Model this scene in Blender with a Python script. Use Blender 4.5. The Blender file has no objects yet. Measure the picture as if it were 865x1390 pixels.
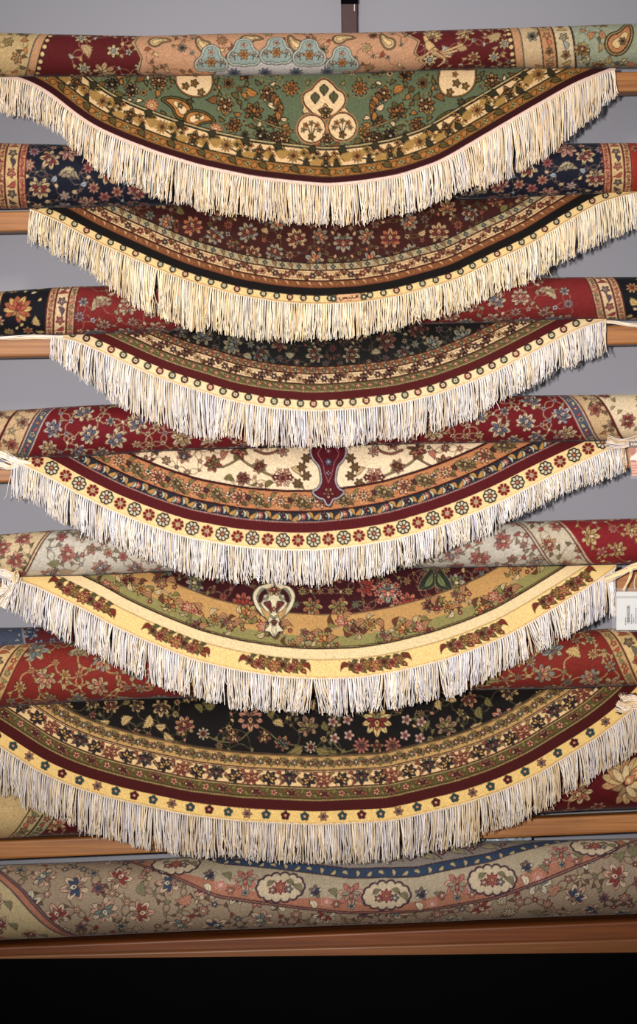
import bpy, math
import numpy as np

# ------------------------------------------------------------------ frame
S, D, H = 0.0012, 3.2, 0.95           # metres per pixel at y = 0, camera distance, camera height
F = D / S
RHO = math.radians(0.6)
CR, SR = math.cos(RHO), math.sin(RHO)
XM = 442.0

def P(px, py, y):
    """world point at depth y that the camera sees at (px, py) of the 865 x 1390 frame"""
    px, py, y = np.broadcast_arrays(np.asarray(px, float), np.asarray(py, float), np.asarray(y, float))
    t = D + y
    a = (px - 432.5) / F * t
    b = -(py - 695.0) / F * t
    return np.stack([a * CR + b * SR, y, H - a * SR + b * CR], -1)

scene = bpy.context.scene
COL = scene.collection

# ------------------------------------------------------------------ curves through measured points
def smooth_curve(pts, xs, win=25):
    p = np.array(pts, float)
    step = xs[1] - xs[0]
    k = max(1, int(win / step))
    ext = np.concatenate([xs[0] - step * np.arange(k, 0, -1), xs, xs[-1] + step * np.arange(1, k + 1)])
    y = np.interp(ext, p[:, 0], p[:, 1])
    l, r = ext < p[0, 0], ext > p[-1, 0]
    if l.any(): y[l] = p[0, 1] + (ext[l] - p[0, 0]) * (p[1, 1] - p[0, 1]) / (p[1, 0] - p[0, 0])
    if r.any(): y[r] = p[-1, 1] + (ext[r] - p[-1, 0]) * (p[-1, 1] - p[-2, 1]) / (p[-1, 0] - p[-2, 0])
    w = np.hanning(2 * k + 3)[1:-1]; w /= w.sum()
    return np.convolve(y, w, 'valid')

def ev(pts, x):
    p = np.array(pts, float)
    return np.interp(x, p[:, 0], p[:, 1])

# ------------------------------------------------------------------ woven pattern: colour fields computed by shape functions
def C(*v): return np.array(v, np.float32)

class Cv:
    def __init__(s, x0, x1, y0, y1, bg, ss=2.0):
        s.x0, s.y0, s.ss = x0, y0, ss
        s.w, s.h = int((x1 - x0) * ss), int((y1 - y0) * ss)
        s.x1, s.y1 = x1, y1
        s.xs = (x0 + (np.arange(s.w) + .5) / ss).astype(np.float32)
        s.ys = (y0 + (np.arange(s.h) + .5) / ss).astype(np.float32)
        s.img = np.empty((s.h, s.w, 3), np.float32); s.img[:] = bg
    def win(s, xa, xb, ya, yb):
        i0 = max(0, int((xa - s.x0) * s.ss)); i1 = min(s.w, int((xb - s.x0) * s.ss) + 2)
        j0 = max(0, int((ya - s.y0) * s.ss)); j1 = min(s.h, int((yb - s.y0) * s.ss) + 2)
        if i1 <= i0 or j1 <= j0: return None
        return (slice(j0, j1), slice(i0, i1))
    def grid(s, sl): return s.xs[sl[1]][None, :], s.ys[sl[0]][:, None]
    def put(s, sl, sdf, col, k=1.0):
        a = (np.clip(.5 - sdf * s.ss, 0, 1) * k)[..., None]
        v = s.img[sl]
        s.img[sl] = v + (np.asarray(col, np.float32) - v) * a
    def all(s, sdf, col, k=1.0): s.put((slice(0, s.h), slice(0, s.w)), sdf, col, k)
    def full(s): return np.meshgrid(s.xs, s.ys)
    def loc(s, cx, cy, R, rot):
        sl = s.win(cx - R, cx + R, cy - R, cy + R)
        if sl is None: return None
        X, Y = s.grid(sl); dx, dy = X - cx, Y - cy
        c, n = math.cos(rot), math.sin(rot)
        return sl, dx * c + dy * n, dx * n - dy * c
    def sample(s, px, py):
        fx = np.clip((px - s.x0) * s.ss - .5, 0, s.w - 1.001); fy = np.clip((py - s.y0) * s.ss - .5, 0, s.h - 1.001)
        i, j = fx.astype(int), fy.astype(int); u, v = (fx - i)[..., None], (fy - j)[..., None]
        I = s.img
        return I[j, i] * (1 - u) * (1 - v) + I[j, i + 1] * u * (1 - v) + I[j + 1, i] * (1 - u) * v + I[j + 1, i + 1] * u * v

def flower(cv, cx, cy, r, rot=0., n=6, pet=C(225, 195, 150), ctr=C(180, 100, 50), out=C(50, 35, 25), ol=None):
    q = cv.loc(cx, cy, r * 1.1, rot)
    if q is None: return
    sl, u, v = q
    rho = np.hypot(u, v); th = np.arctan2(v, u)
    b = r * (.82 + .18 * np.cos(n * th)); o = max(.16 * r, .75) if ol is None else ol
    cv.put(sl, rho - b, out); inn = rho - (b - o); cv.put(sl, inn, pet)
    ang = (((th * n / (2 * math.pi)) % 1) - .5) * 2 * math.pi / n
    cv.put(sl, np.maximum(np.abs(ang) * rho - .06 * r, inn), out, .8)
    if r > 5.5:
        cv.put(sl, rho - r * (.56 + .1 * np.cos(n * th)), mixc(np.asarray(pet, np.float32), np.asarray(ctr, np.float32), .45)); cv.put(sl, np.maximum(np.abs(rho - r * (.56 + .1 * np.cos(n * th))) - .3, inn), out, .55)
    cv.put(sl, rho - .36 * r, out); cv.put(sl, rho - .24 * r, ctr)
    if r > 6: cv.put(sl, rho - .1 * r, out)

def mixc(a, b, t): return a * (1 - t) + b * t

def palmette(cv, cx, cy, r, rot=0., c1=C(225, 190, 140), c2=C(180, 90, 60), c3=C(230, 210, 170), out=C(50, 35, 25), k=9):
    """fan of pointed petals round a smaller fan and a drop-shaped heart"""
    c, n = math.cos(rot), math.sin(rot)
    def pt(a, d): u, v = d * math.sin(a), d * math.cos(a) - .25 * r; return cx + u * c + v * n, cy + u * n - v * c
    m = max(5, k // 2 * 2 - (3 if k > 9 else 1)); sp = 2.5
    for i in sorted(range(m), key=lambda i: -abs(i - (m - 1) / 2)):
        t = (i - (m - 1) / 2) / ((m - 1) / 2); a = t * sp; L = r * (.98 - .22 * abs(t))
        x, y = pt(a, L * .66)
        leaf(cv, x, y, L * 1.05, rot + a - math.pi / 2, .26 + 1.5 / m, 0., c1 if i % 2 else mixc(c1, c3, .55), out, 0, r > 9, True)
    if r < 5: flower(cv, cx, cy, r * .5, rot, 5, c2, c3, out); return
    for i in (0, 4, 1, 3, 2):
        a = (i - 2) * .78; x, y = pt(a, r * .42); leaf(cv, x, y, r * .62, rot + a - math.pi / 2, .42, 0., c2 if i != 2 else mixc(c2, c3, .35), out, 0, False, True)
    x, y = pt(0, r * .26); leaf(cv, x, y, r * .5, rot - math.pi / 2, .62, 0., c3, out, 0, False)
    disc(cv, *pt(0, r * .2), r * .09, [(0, c2)])
    for a in (2.75, -2.75): x, y = pt(a, r * .3); leaf(cv, x, y, r * .5, rot + a - math.pi / 2, .4, .15, mixc(c1, out, .35), out, 0, False)

OUTW = [.8]
def leaf(cv, cx, cy, L, rot, w=.36, bend=.12, fill=C(150, 130, 70), out=C(45, 35, 22), saz=0., rib=True, rnd=False):
    q = cv.loc(cx, cy, L * .75 + 2, rot)
    if q is None: return
    sl, u, v = q
    h = L / 2; s_ = u / h
    vv = v - bend * L * (1 - s_ * s_)
    half = w * h * (np.clip(1 - s_ * s_, 0, 1) ** .6 if rnd else np.clip(1 - s_ * s_, 0, 1) * (1 - .35 * s_))
    if saz: half = half * (1 + saz * (((s_ * 3.2) % 1) - .4))
    sd = np.maximum(np.abs(vv) - half, (np.abs(s_) - 1) * h)
    cv.put(sl, sd - OUTW[0], out); cv.put(sl, sd, fill)
    if rib: cv.put(sl, np.maximum(np.abs(vv) - .35, sd + .6), out, .6)

def sweep(cv, pts, rad, layers):
    """union of discs along a path; layers = [(grow, colour)]"""
    pts = np.asarray(pts, np.float32); rad = np.broadcast_to(np.asarray(rad, np.float32), (len(pts),))
    g = max(l[0] for l in layers)
    for a in ([0] if len(pts) <= 14 else range(0, len(pts) - 1, 12)):
        p, r = (pts, rad) if len(pts) <= 14 else (pts[a:a + 13], rad[a:a + 13])
        m = r.max() + g + 1
        sl = cv.win(p[:, 0].min() - m, p[:, 0].max() + m, p[:, 1].min() - m, p[:, 1].max() + m)
        if sl is None: continue
        X, Y = cv.grid(sl); sd = None
        for (x, y), rr in zip(p, r):
            d = np.hypot(X - x, Y - y) - rr
            sd = d if sd is None else np.minimum(sd, d)
        for grow, col in layers: cv.put(sl, sd - grow, col)

def cat(pts, step=1.0):
    p = np.array(pts, float)
    if len(p) == 2:
        n = max(2, int(np.hypot(*(p[1] - p[0])) / step)); t = np.linspace(0, 1, n)[:, None]
        return p[0] * (1 - t) + p[1] * t
    q = np.vstack([2 * p[0] - p[1], p, 2 * p[-1] - p[-2]]); o = []
    for i in range(1, len(q) - 2):
        n = max(2, int(np.hypot(*(q[i + 1] - q[i])) / step)); t = (np.arange(n) / n)[:, None]
        a, b, c, d = q[i - 1], q[i], q[i + 1], q[i + 2]
        o.append(.5 * (2 * b + (c - a) * t + (2 * a - 5 * b + 4 * c - d) * t ** 2 + (3 * b - a - 3 * c + d) * t ** 3))
    o.append(p[-1:]); return np.vstack(o)

def vine(cv, pts, w=.7, col=C(150, 130, 80), out=None):
    c = cat(pts, 1.0)
    L = [(0, col)] if out is None else [(.7, out), (0, col)]
    if out is not None: sweep(cv, c, w, L[:1]); sweep(cv, c, w, L[1:])
    else: sweep(cv, c, w, L)

def paisley(cv, cx, cy, r, rot=0., hand=1, c1=C(190, 120, 60), c2=C(110, 95, 50), c3=C(225, 190, 140), out=C(45, 35, 22)):
    t = np.linspace(0, 1, 13)
    u = hand * r * 1.0 * t ** 2.2; v = r * (1.75 * t - .3)
    c, n = math.cos(rot), math.sin(rot)
    pts = np.stack([cx + u * c + v * n, cy + u * n - v * c], 1)
    rad = r * .72 * (1 - t) ** .75 + .5
    sweep(cv, pts, rad, [(max(1.6, .2 * r), out), (max(.6, .1 * r), c2), (0, out), (-max(.8, .1 * r), c1)])
    if r > 6:
        sweep(cv, pts[:7], rad[:7] * .45, [(.7, out), (0, c3)])

def poly(cv, pts, layers):
    p = np.asarray(pts, np.float32); g = max(l[0] for l in layers) + 1
    sl = cv.win(p[:, 0].min() - g, p[:, 0].max() + g, p[:, 1].min() - g, p[:, 1].max() + g)
    if sl is None: return
    X, Y = cv.grid(sl); sd = np.full(np.broadcast(X, Y).shape, 1e9, np.float32); ins = np.zeros(sd.shape, bool)
    for (ax, ay), (bx, by) in zip(p, np.roll(p, -1, 0)):
        ex, ey = bx - ax, by - ay; L = ex * ex + ey * ey + 1e-9
        t = np.clip(((X - ax) * ex + (Y - ay) * ey) / L, 0, 1)
        sd = np.minimum(sd, np.hypot(X - ax - t * ex, Y - ay - t * ey))
        if ay != by: ins ^= ((ay > Y) != (by > Y)) & (X < (bx - ax) * (Y - ay) / (by - ay) + ax)
    sd = np.where(ins, -sd, sd)
    for grow, col in layers: cv.put(sl, sd - grow, col)

def disc(cv, cx, cy, r, layers): sweep(cv, [(cx, cy)], r, layers)

def sprig(cv, cx, cy, r, rot, cols, out, stem):
    """three small blossoms on a forked stem"""
    c, n = math.cos(rot), math.sin(rot)
    for k, (a, b) in enumerate(((0, 1.), (-.8, .45), (.8, .45))):
        x, y = cx + (a * c + b * n) * r, cy + (a * n - b * c) * r
        vine(cv, [(cx - n * r * .8, cy + c * r * .8), (cx, cy), (x, y)], .5, stem)
        flower(cv, x, y, r * .55, rot, 5, cols[k % len(cols)], cols[(k + 1) % len(cols)], out)

class Edge:
    """lower curve of a flap: distance from it and place along it"""
    def __init__(s, pts, win=30):
        p = np.array(pts, float)
        s.xs = np.arange(p[0, 0], p[-1, 0] + .25, .5); s.ys = smooth_curve(pts, s.xs, win)
        dx = np.gradient(s.xs); dy = np.gradient(s.ys); l = np.hypot(dx, dy)
        s.tx, s.ty = dx / l, dy / l; s.sl = dy / dx
        s.s = np.cumsum(l); s.s -= np.interp(XM, s.xs, s.s)
    def y(s, x): return np.interp(x, s.xs, s.ys)
    def at(s, q, d):
        x = np.interp(q, s.s, s.xs); y = np.interp(q, s.s, s.ys); tx = np.interp(q, s.s, s.tx); ty = np.interp(q, s.s, s.ty)
        return x + ty * d, y - tx * d, np.arctan2(ty, tx)
    def fields(s, cv):
        X, Y = cv.full(); f = X.copy()
        for _ in range(6):
            e = np.interp(f, s.xs, s.ys); m = np.interp(f, s.xs, s.sl)
            f = f + .7 * ((X - f) + (Y - e) * m) / (1 + m * m)
        e = np.interp(f, s.xs, s.ys); m = np.interp(f, s.xs, s.sl)
        d = ((e - Y) + (X - f) * m) / np.sqrt(1 + m * m)
        return d, np.interp(f, s.xs, s.s)

def scatter(cv, ok, classes, rng, mirror=None, stem=None, taken=None, stem_w=.5):
    """motifs of falling size placed without overlap; classes = (tries, rmin, rmax, draw, gap)"""
    T = list(taken or []); put = []
    for tries, r0, r1, draw, gap in classes:
        for _ in range(tries):
            r = rng.uniform(r0, r1)
            x = rng.uniform(cv.x0, cv.x1 if mirror is None else mirror); y = rng.uniform(cv.y0, cv.y1)
            if not ok(x, y, r): continue
            if mirror is not None and mirror - x < r and mirror - x > 2: continue
            A = np.array(T) if T else np.zeros((0, 3))
            if len(A) and (np.hypot(A[:, 0] - x, A[:, 1] - y) < A[:, 2] + r + gap).any(): continue
            T.append((x, y, r)); rot = rng.uniform(-math.pi, math.pi); sd = int(rng.integers(1 << 30))
            put.append((x, y, r, rot, draw, sd, 1))
            if mirror is not None and abs(mirror - x) > 2:
                T.append((2 * mirror - x, y, r)); put.append((2 * mirror - x, y, r, -rot, draw, sd, -1))
    if stem is not None and put:
        A = np.array([(p[0], p[1]) for p in put])
        for i, p in enumerate(put):
            dd = np.hypot(A[:, 0] - p[0], A[:, 1] - p[1]); dd[i] = 1e9
            for j in np.argsort(dd)[:2]:
                if dd[j] > 46: continue
                a, b = A[i], A[j]; m = (a + b) / 2; nrm = np.array([-(b - a)[1], (b - a)[0]]) * .25
                vine(cv, [a, m + nrm, b], stem_w, stem)
                if dd[j] > 16 and (i + j) % 2: leaf(cv, m[0] + nrm[0] * 1.3, m[1] + nrm[1] * 1.3, 7.5, math.atan2(b[1] - a[1], b[0] - a[0]) + .7, .5, .2, stem, mixc(stem, C(30, 22, 18), .6), 0, False)
    for x, y, r, rot, draw, sd, hd in put: draw(cv, x, y, r, rot, np.random.default_rng(sd), hd)
    return T

# motif choosers -----------------------------------------------------------
def pick(rng, L): return L[int(rng.integers(len(L)))]
def m_palm(c1, c2, c3, out):
    def f(cv, x, y, r, rot, rng, h): palmette(cv, x, y, r, rot, pick(rng, c1), pick(rng, c2), pick(rng, c3), out, int(pick(rng, [9, 11, 13])))
    return f
def m_flow(pet, ctr, out, n=(5, 6, 8)):
    def f(cv, x, y, r, rot, rng, h): flower(cv, x, y, r, rot, int(pick(rng, n)), pick(rng, pet), pick(rng, ctr), out)
    return f
def m_leaf(fill, out, w=.4, saz=0.):
    def f(cv, x, y, r, rot, rng, h): leaf(cv, x, y, r * 2.1, rot, w, .14 * h, pick(rng, fill), out, saz, r > 4)
    return f
def m_saz(fill, out):
    def f(cv, x, y, r, rot, rng, h): leaf(cv, x, y, r * 2.3, rot, .5, .2 * h, pick(rng, fill), out, .75)
    return f
def m_feather(fill, out):
    def f(cv, x, y, r, rot, rng, h):
        a = rng.uniform(-.5, .5); f_ = pick(rng, fill)
        leaf(cv, x, y, r * 2.3, a if h > 0 else math.pi - a, .34, .26 * h, f_, out, .5)
        for k in range(3): leaf(cv, x + (k - 1) * r * .6, y - r * .35, r * .7, rot + k, .5, .3, mixc(f_, out, .25), out, 0, False)
    return f
G_ = C(184, 164, 124)
def m_sprig(cols, out, stem):
    def f(cv, x, y, r, rot, rng, h): sprig(cv, x, y, r * .72, rot * .3, [pick(rng, cols), pick(rng, cols)], out, stem)
    return f

def band(cv, Dm, d0, d1, bg, line=None, lw=.8):
    cv.all(np.maximum(d0 - Dm, Dm - d1), bg)
    if line is not None:
        for d in (d0, d1): cv.all(np.abs(Dm - d) - lw, line)

def dots(cv, Dm, Sm, d, w, period, col):
    m = np.maximum(np.abs(Dm - d) - w, np.abs(((Sm / period) % 1) - .5) * period - period * .27); cv.all(m, col)

def along(E, period, n=80, phase=0.):
    return [((k + phase) * period, k) for k in range(-n, n + 1) if E.s[0] - 5 < (k + phase) * period < E.s[-1] + 5]

def wave_vine(cv, E, dm, amp, period, col, w=.6, phase=0.):
    q = np.arange(E.s[0], E.s[-1], 2.0)
    x, y, _ = E.at(q, dm + amp * np.sin(2 * math.pi * (q / period + phase)))
    sweep(cv, np.stack([x, y], 1), w, [(0, col)])

def scroll_border(cv, E, d0, d1, period, flo, leaves, out, stem, n=6, kinds=1):
    """meander with blossoms and leaf pairs"""
    dm, h = (d0 + d1) / 2, (d1 - d0) / 2
    wave_vine(cv, E, dm, h * .55, period * 2, stem)
    for q, k in along(E, period):
        x, y, r = E.at(q, dm); p, c = flo[k % len(flo)]
        if kinds == 2 and k % 2: palmette(cv, x, y, h * .8, r + (math.pi if k % 4 == 1 else 0), p, c, flo[0][0], out, 9)
        else: flower(cv, x, y, h * .78, r, n, p, c, out)
        for sg in (-1, 1):
            x, y, r = E.at(q + sg * period * .36, dm + sg * h * .45 * (1 if k % 2 else -1))
            leaf(cv, x, y, h * .85, r + sg * .8, .5, .1, leaves[k % len(leaves)], out, 0, False)
        x, y, r = E.at(q + period * .5, dm + h * .1 * (1 if k % 2 else -1))
        flower(cv, x, y, h * .34, r, 4, leaves[(k + 1) % len(leaves)], p, out)

# ------------------------------------------------------------------ six flap patterns (pixel frame of the flap)
DK = C(42, 32, 22)
def flap_1(cv, E, ok):
    Dm, Sm = E.fields(cv); rng = np.random.default_rng(11)
    cv.img[:] = C(104, 114, 80); OUTW[0] = 1.35
    OR, OL, CM, BR = C(196, 124, 52), C(122, 102, 44), C(228, 190, 138), C(150, 92, 40)
    L = [(442, 112, 26), (442, 150, 30), (415, 172, 20), (469, 172, 20)]
    man = []
    for h in (-1, 1):
        X = lambda x: XM + h * (x - XM)
        man += [(X(263), 108, 25), (X(242), 138, 19), (X(272), 156, 19), (X(206), 143, 11), (X(293), 176, 11), (X(345), 150, 14), (X(394), 140, 16), (X(395), 118, 14), (X(310), 113, 10)]
    Lk = L + man
    sc = scatter(cv, ok(52), [
        (500, 9, 12, m_palm([OR, OL], [BR, DK], [CM, OR], DK), 3),
        (900, 6, 9, m_saz([OR, OL, BR], DK), 1.5),
        (900, 4.5, 6.5, m_flow([OR, CM, OL], [BR, DK], DK), 1.5),
        (3500, 3, 6, m_leaf([CM, OL, OR, C(120, 108, 66)], DK, .5), .3),
        (1500, 1.8, 2.6, m_flow([CM, OR], [BR], DK, (4, 5)), .6)], rng, XM, C(150, 128, 70), Lk)
    for h in (-1, 1):
        X = lambda x: XM + h * (x - XM)
        poly(cv, cat([(X(239), 95), (X(240), 112), (X(248), 124), (X(262), 130), (X(280), 128), (X(288), 114), (X(286), 95)], 2), [(2.2, DK), (1.2, OR), (.4, DK), (-.4, CM)])
        for a, b, r, p in ((252, 117, 6, OL), (264, 113, 6.5, OL), (273, 125, 6, OL), (266, 101, 4.5, OR)): flower(cv, X(a), b, r, 0, 5, p, OR, DK)
        paisley(cv, X(246), 146, 15, h * -.55, -h, OR, OL, CM, DK); flower(cv, X(245), 143, 5, 0, 5, OL, CM, DK)
        paisley(cv, X(266), 160, 14, h * 1.15, h, OR, OL, CM, DK); flower(cv, X(269), 158, 5, 0, 5, OL, CM, DK)
        flower(cv, X(258), 138, 6, 0, 5, C(70, 62, 35), OL, DK)
        flower(cv, X(206), 143, 10.5, 0, 10, C(205, 130, 75), CM, C(150, 80, 45)); flower(cv, X(293), 176, 10.5, 0, 10, C(205, 130, 75), CM, C(150, 80, 45))
        palmette(cv, X(345), 150, 13, h * .4, OL, BR, OR, DK, 11)
        for k in range(6):
            t = k / 5; leaf(cv, X(370 + 10 * math.sin(t * 2.4)), 132 + t * 26, 13, h * (2.2 - t * .8) if h > 0 else math.pi - (2.2 - t * .8) * 1, .4, .1, OR if k % 2 else BR, DK, .5)
        flower(cv, X(395), 120, 12, 0, 9, OR, BR, DK); flower(cv, X(310), 113, 9, 0, 8, OR, DK, DK)
        vine(cv, [(X(430), 185), (X(400), 178), (X(375), 172), (X(345), 160)], .8, C(160, 135, 80), DK)
        flower(cv, X(390), 178, 8, 0, 5, OR, OL, DK); leaf(cv, X(420), 148, 20, -h * .5 if h > 0 else math.pi + .5, .45, .1, CM, DK, .6)
        palmette(cv, X(372), 186, 7, h * 2.5, OR, BR, CM, DK)
    # club-shaped centre
    R_ = C(196, 128, 78)
    top = cat([(424, 152), (414, 140), (414, 128), (424, 122), (430, 114), (440, 108), (450, 114), (457, 122), (466, 128), (467, 140), (457, 152), (441, 160)], 2)
    poly(cv, top, [(3, C(190, 120, 70)), (1.6, DK), (0, CM)])
    for a, b in ((423, 175), (465, 172)):
        disc(cv, a, b, 18, [(3.2, R_), (1.6, DK), (0, CM)])
        for k in range(5):
            t = -1.6 + k * .8; flower(cv, a + 11 * math.sin(t), b - 9 * math.cos(t) + 1, 4.3, 0, 5, OR if k % 2 else C(170, 140, 90), BR, DK)
            vine(cv, [(a, b + 12), (a + 4 * math.sin(t), b + 2), (a + 8 * math.sin(t), b - 6 * math.cos(t))], .6, DK)
        flower(cv, a, b + 11, 6, 0, 5, OL, BR, DK)
    for a, b, r in ((440, 122, 5.5), (428, 133, 6), (453, 132, 6)): leaf(cv, a, b, 14, 1.57, .7, 0, C(100, 96, 60), DK)
    palmette(cv, 442, 150, 9, 0, OR, OL, CM, DK, 7); palmette(cv, 444, 190, 8, math.pi, OR, BR, CM, DK, 5)
    # borders
    band(cv, Dm, 26, 49, C(226, 184, 128)); cv.all(np.abs(Dm - 50) - 1.0, DK); cv.all(np.abs(Dm - 52.4) - .9, C(190, 160, 105)); cv.all(np.abs(Dm - 54.2) - .6, DK)
    wave_vine(cv, E, 37.5, 6, 96, DK, 1.1)
    for q, k in along(E, 48):
        x, y, r = E.at(q, 38)
        if k % 2: flower(cv, x, y, 10, r, 12, C(170, 112, 48), OR, C(120, 100, 60)); flower(cv, x, y, 4, r, 4, BR, DK, DK)
        else: palmette(cv, x, y, 9.5, r, C(120, 106, 58), BR, OR, DK, 7)
        for sg in (-1, 1):
            x, y, r = E.at(q + sg * 15, 37 + 4 * (1 if k % 2 else -1)); leaf(cv, x, y, 17, r + sg * .3, .55, .16 * sg, C(176, 132, 62), C(176, 132, 62), .5, False)
        x, y, r = E.at(q + 24, 39)
        for a, b in ((-5, 3), (5, 2), (0, -5), (-9, -5), (10, -4)):
            flower(cv, x + a, y + b, 4.6, r, 4, OR if (a + k) % 2 else C(150, 118, 50), DK, DK)
        leaf(cv, x + 2, y - 8, 13, r + .5, .6, .2, C(70, 62, 34), DK); leaf(cv, x - 4, y + 9, 12, r - 2, .6, .2, C(70, 62, 34), DK)
    band(cv, Dm, 13, 26, C(172, 104, 38), C(110, 96, 50), 1.0); cv.all(np.abs(Dm - 26.8) - .7, DK)
    wave_vine(cv, E, 19.5, 3, 24, C(84, 70, 34), .9)
    for q, k in along(E, 22):
        x, y, r = E.at(q, 19.5)
        if k % 2: flower(cv, x, y, 4.6, r, 4, C(180, 160, 100), C(90, 88, 50), C(70, 62, 34))
        else: leaf(cv, x, y, 12, r + .5, .6, .1, C(110, 90, 40), DK)
        x, y, r = E.at(q + 11, 19); leaf(cv, x, y, 9, r - .7, .6, .1, C(196, 124, 52), C(84, 70, 34))
    band(cv, Dm, 5, 13, C(74, 18, 22)); cv.all(Dm - 5, C(232, 196, 178)); OUTW[0] = .8

def ring4(cv, x, y, R, r, c):
    disc(cv, x, y, R - .7, [(.7, C(46, 38, 28)), (0, c)])
    for k in range(4):
        a = r + .785 + k * 1.571; disc(cv, x + R * .3 * math.cos(a), y + R * .3 * math.sin(a), R * .27, [(0, C(228, 200, 154))])
    disc(cv, x, y, R * .17, [(0, c)])

def flap_2(cv, E, ok):
    Dm, Sm = E.fields(cv); rng = np.random.default_rng(22)
    cv.img[:] = C(80, 32, 27)
    A, B, G, O = C(196, 158, 108), C(150, 150, 130), C(130, 118, 64), C(196, 112, 70); out = C(62, 34, 24)
    man = []
    for h in (0, -64, 64, -130, 130, -205, 205):
        yy = 330 - abs(h) * .12; man.append((466 + h, yy, 16))
    scatter(cv, ok(56), [
        (700, 11, 14, m_palm([A, O, B], [C(120, 50, 40), O], [A], out), 3),
        (900, 5.5, 7.5, m_flow([A, B, O], [C(120, 50, 40), C(90, 100, 90)], out), 1.5),
        (900, 5, 7, m_saz([G, A], out), 1.5),
        (2500, 2.8, 4.2, m_flow([A, B, O, G], [C(110, 40, 34)], out, (4, 5)), 1),
        (2500, 2.2, 3.6, m_leaf([G, O, A], out, .55), .6)], rng, 466, C(112, 92, 54), man)
    for i, (x, y, r) in enumerate(man): palmette(cv, x, y, 14, math.pi * (i == 0) + (i % 2) * .3 * (-1) ** i, [B, A, O][i % 3], C(130, 50, 45), A, out, 13)
    cv.all(np.maximum(46 - Dm, Dm - 56), C(176, 156, 112)); cv.all(np.abs(Dm - 56) - .8, DK); cv.all(np.abs(Dm - 46) - 1., C(70, 28, 22))
    wave_vine(cv, E, 51, 2.5, 26, C(110, 60, 44), .5)
    for q, k in along(E, 13):
        x, y, r = E.at(q, 51)
        if k % 2: flower(cv, x, y, 3.8, r, 4, C(84, 96, 92), C(190, 160, 120), C(50, 50, 48))
        else: leaf(cv, x, y, 8, r + .8, .45, .2, C(140, 110, 70), C(100, 50, 40), 0, False)
    band(cv, Dm, 32, 46, C(218, 178, 124)); cv.all(np.abs(Dm - 46) - .9, C(70, 28, 22))
    scroll_border(cv, E, 32, 46, 18.5, [(C(150, 70, 52), C(218, 178, 124)), (C(196, 140, 90), C(110, 40, 34)), (C(70, 70, 66), C(200, 150, 110))], [C(120, 88, 50), C(150, 70, 52)], C(62, 26, 20), C(110, 70, 44))
    band(cv, Dm, 22, 32, C(142, 82, 42)); cv.all(np.abs(Dm - 32) - .9, C(60, 22, 18)); cv.all(np.abs(Dm - 22.6) - .7, C(120, 60, 30))
    for q, k in along(E, 8):
        x, y, r = E.at(q, 27.3)
        if k % 2: leaf(cv, x, y, 7, r + .9, .3, .25, C(206, 160, 106), C(142, 82, 42), 0, False)
        else: flower(cv, x, y, 2.7, r, 4, C(206, 160, 106), C(110, 50, 30), C(120, 64, 34))
    band(cv, Dm, 12, 22.5, C(30, 22, 18)); band(cv, Dm, 2.5, 12, C(234, 196, 128))
    for q, k in along(E, 18.5, phase=.35):
        x, y, r = E.at(q, 8.5)
        if 452 < x < 496: continue
        c = [C(58, 72, 58), C(110, 30, 28), C(52, 50, 40), C(58, 72, 58)][k % 4]
        ring4(cv, x, y, 4.6, r, c)
    # woven signature cartouche
    q0 = float(np.interp(474, E.xs, E.s)); x, y, r = E.at(q0, 7.5)
    c_, s_ = math.cos(r), math.sin(r)
    T = lambda pp: [(x + a * c_ + b * s_ * -1, y + a * s_ + b * c_) for a, b in pp]
    sweep(cv, T([(k, 0) for k in np.linspace(-13, 13, 14)]), 5.2, [(.9, C(90, 30, 24)), (0, C(222, 172, 120))])
    INK = C(84, 34, 28)
    sweep(cv, cat(T([(13, -3), (11, -3.4), (10, -1.6), (12.5, -.6), (9, .4), (6, .6), (5, -.8), (4, .6), (2, .6), (1, -.6), (0, .6), (-2, .6), (-3, -.9), (-4, .8), (-5.2, -.9), (-6.2, .8), (-7.4, -.8), (-8.2, 1.6), (-10.5, 2.6), (-12.8, 1.2), (-12.6, -1)]), .7), .62, [(0, INK)])
    for a, b in ((6, -3), (4, -2.6), (2.6, 2.8), (.4, 3), (-1.6, 2.8)): disc(cv, *T([(a, b)])[0], .6, [(0, INK)])
    for sx in (-20.5, 20.5): disc(cv, *T([(sx, 0)])[0], 4, [(.6, C(40, 40, 30)), (0, C(70, 80, 62))]); disc(cv, *T([(sx, 0)])[0], 1.6, [(0, C(220, 200, 170))])
    dots(cv, Dm, Sm, 2.6, .8, 3.1, C(190, 140, 70)); cv.all(Dm - 2.0, C(240, 212, 160))

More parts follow.
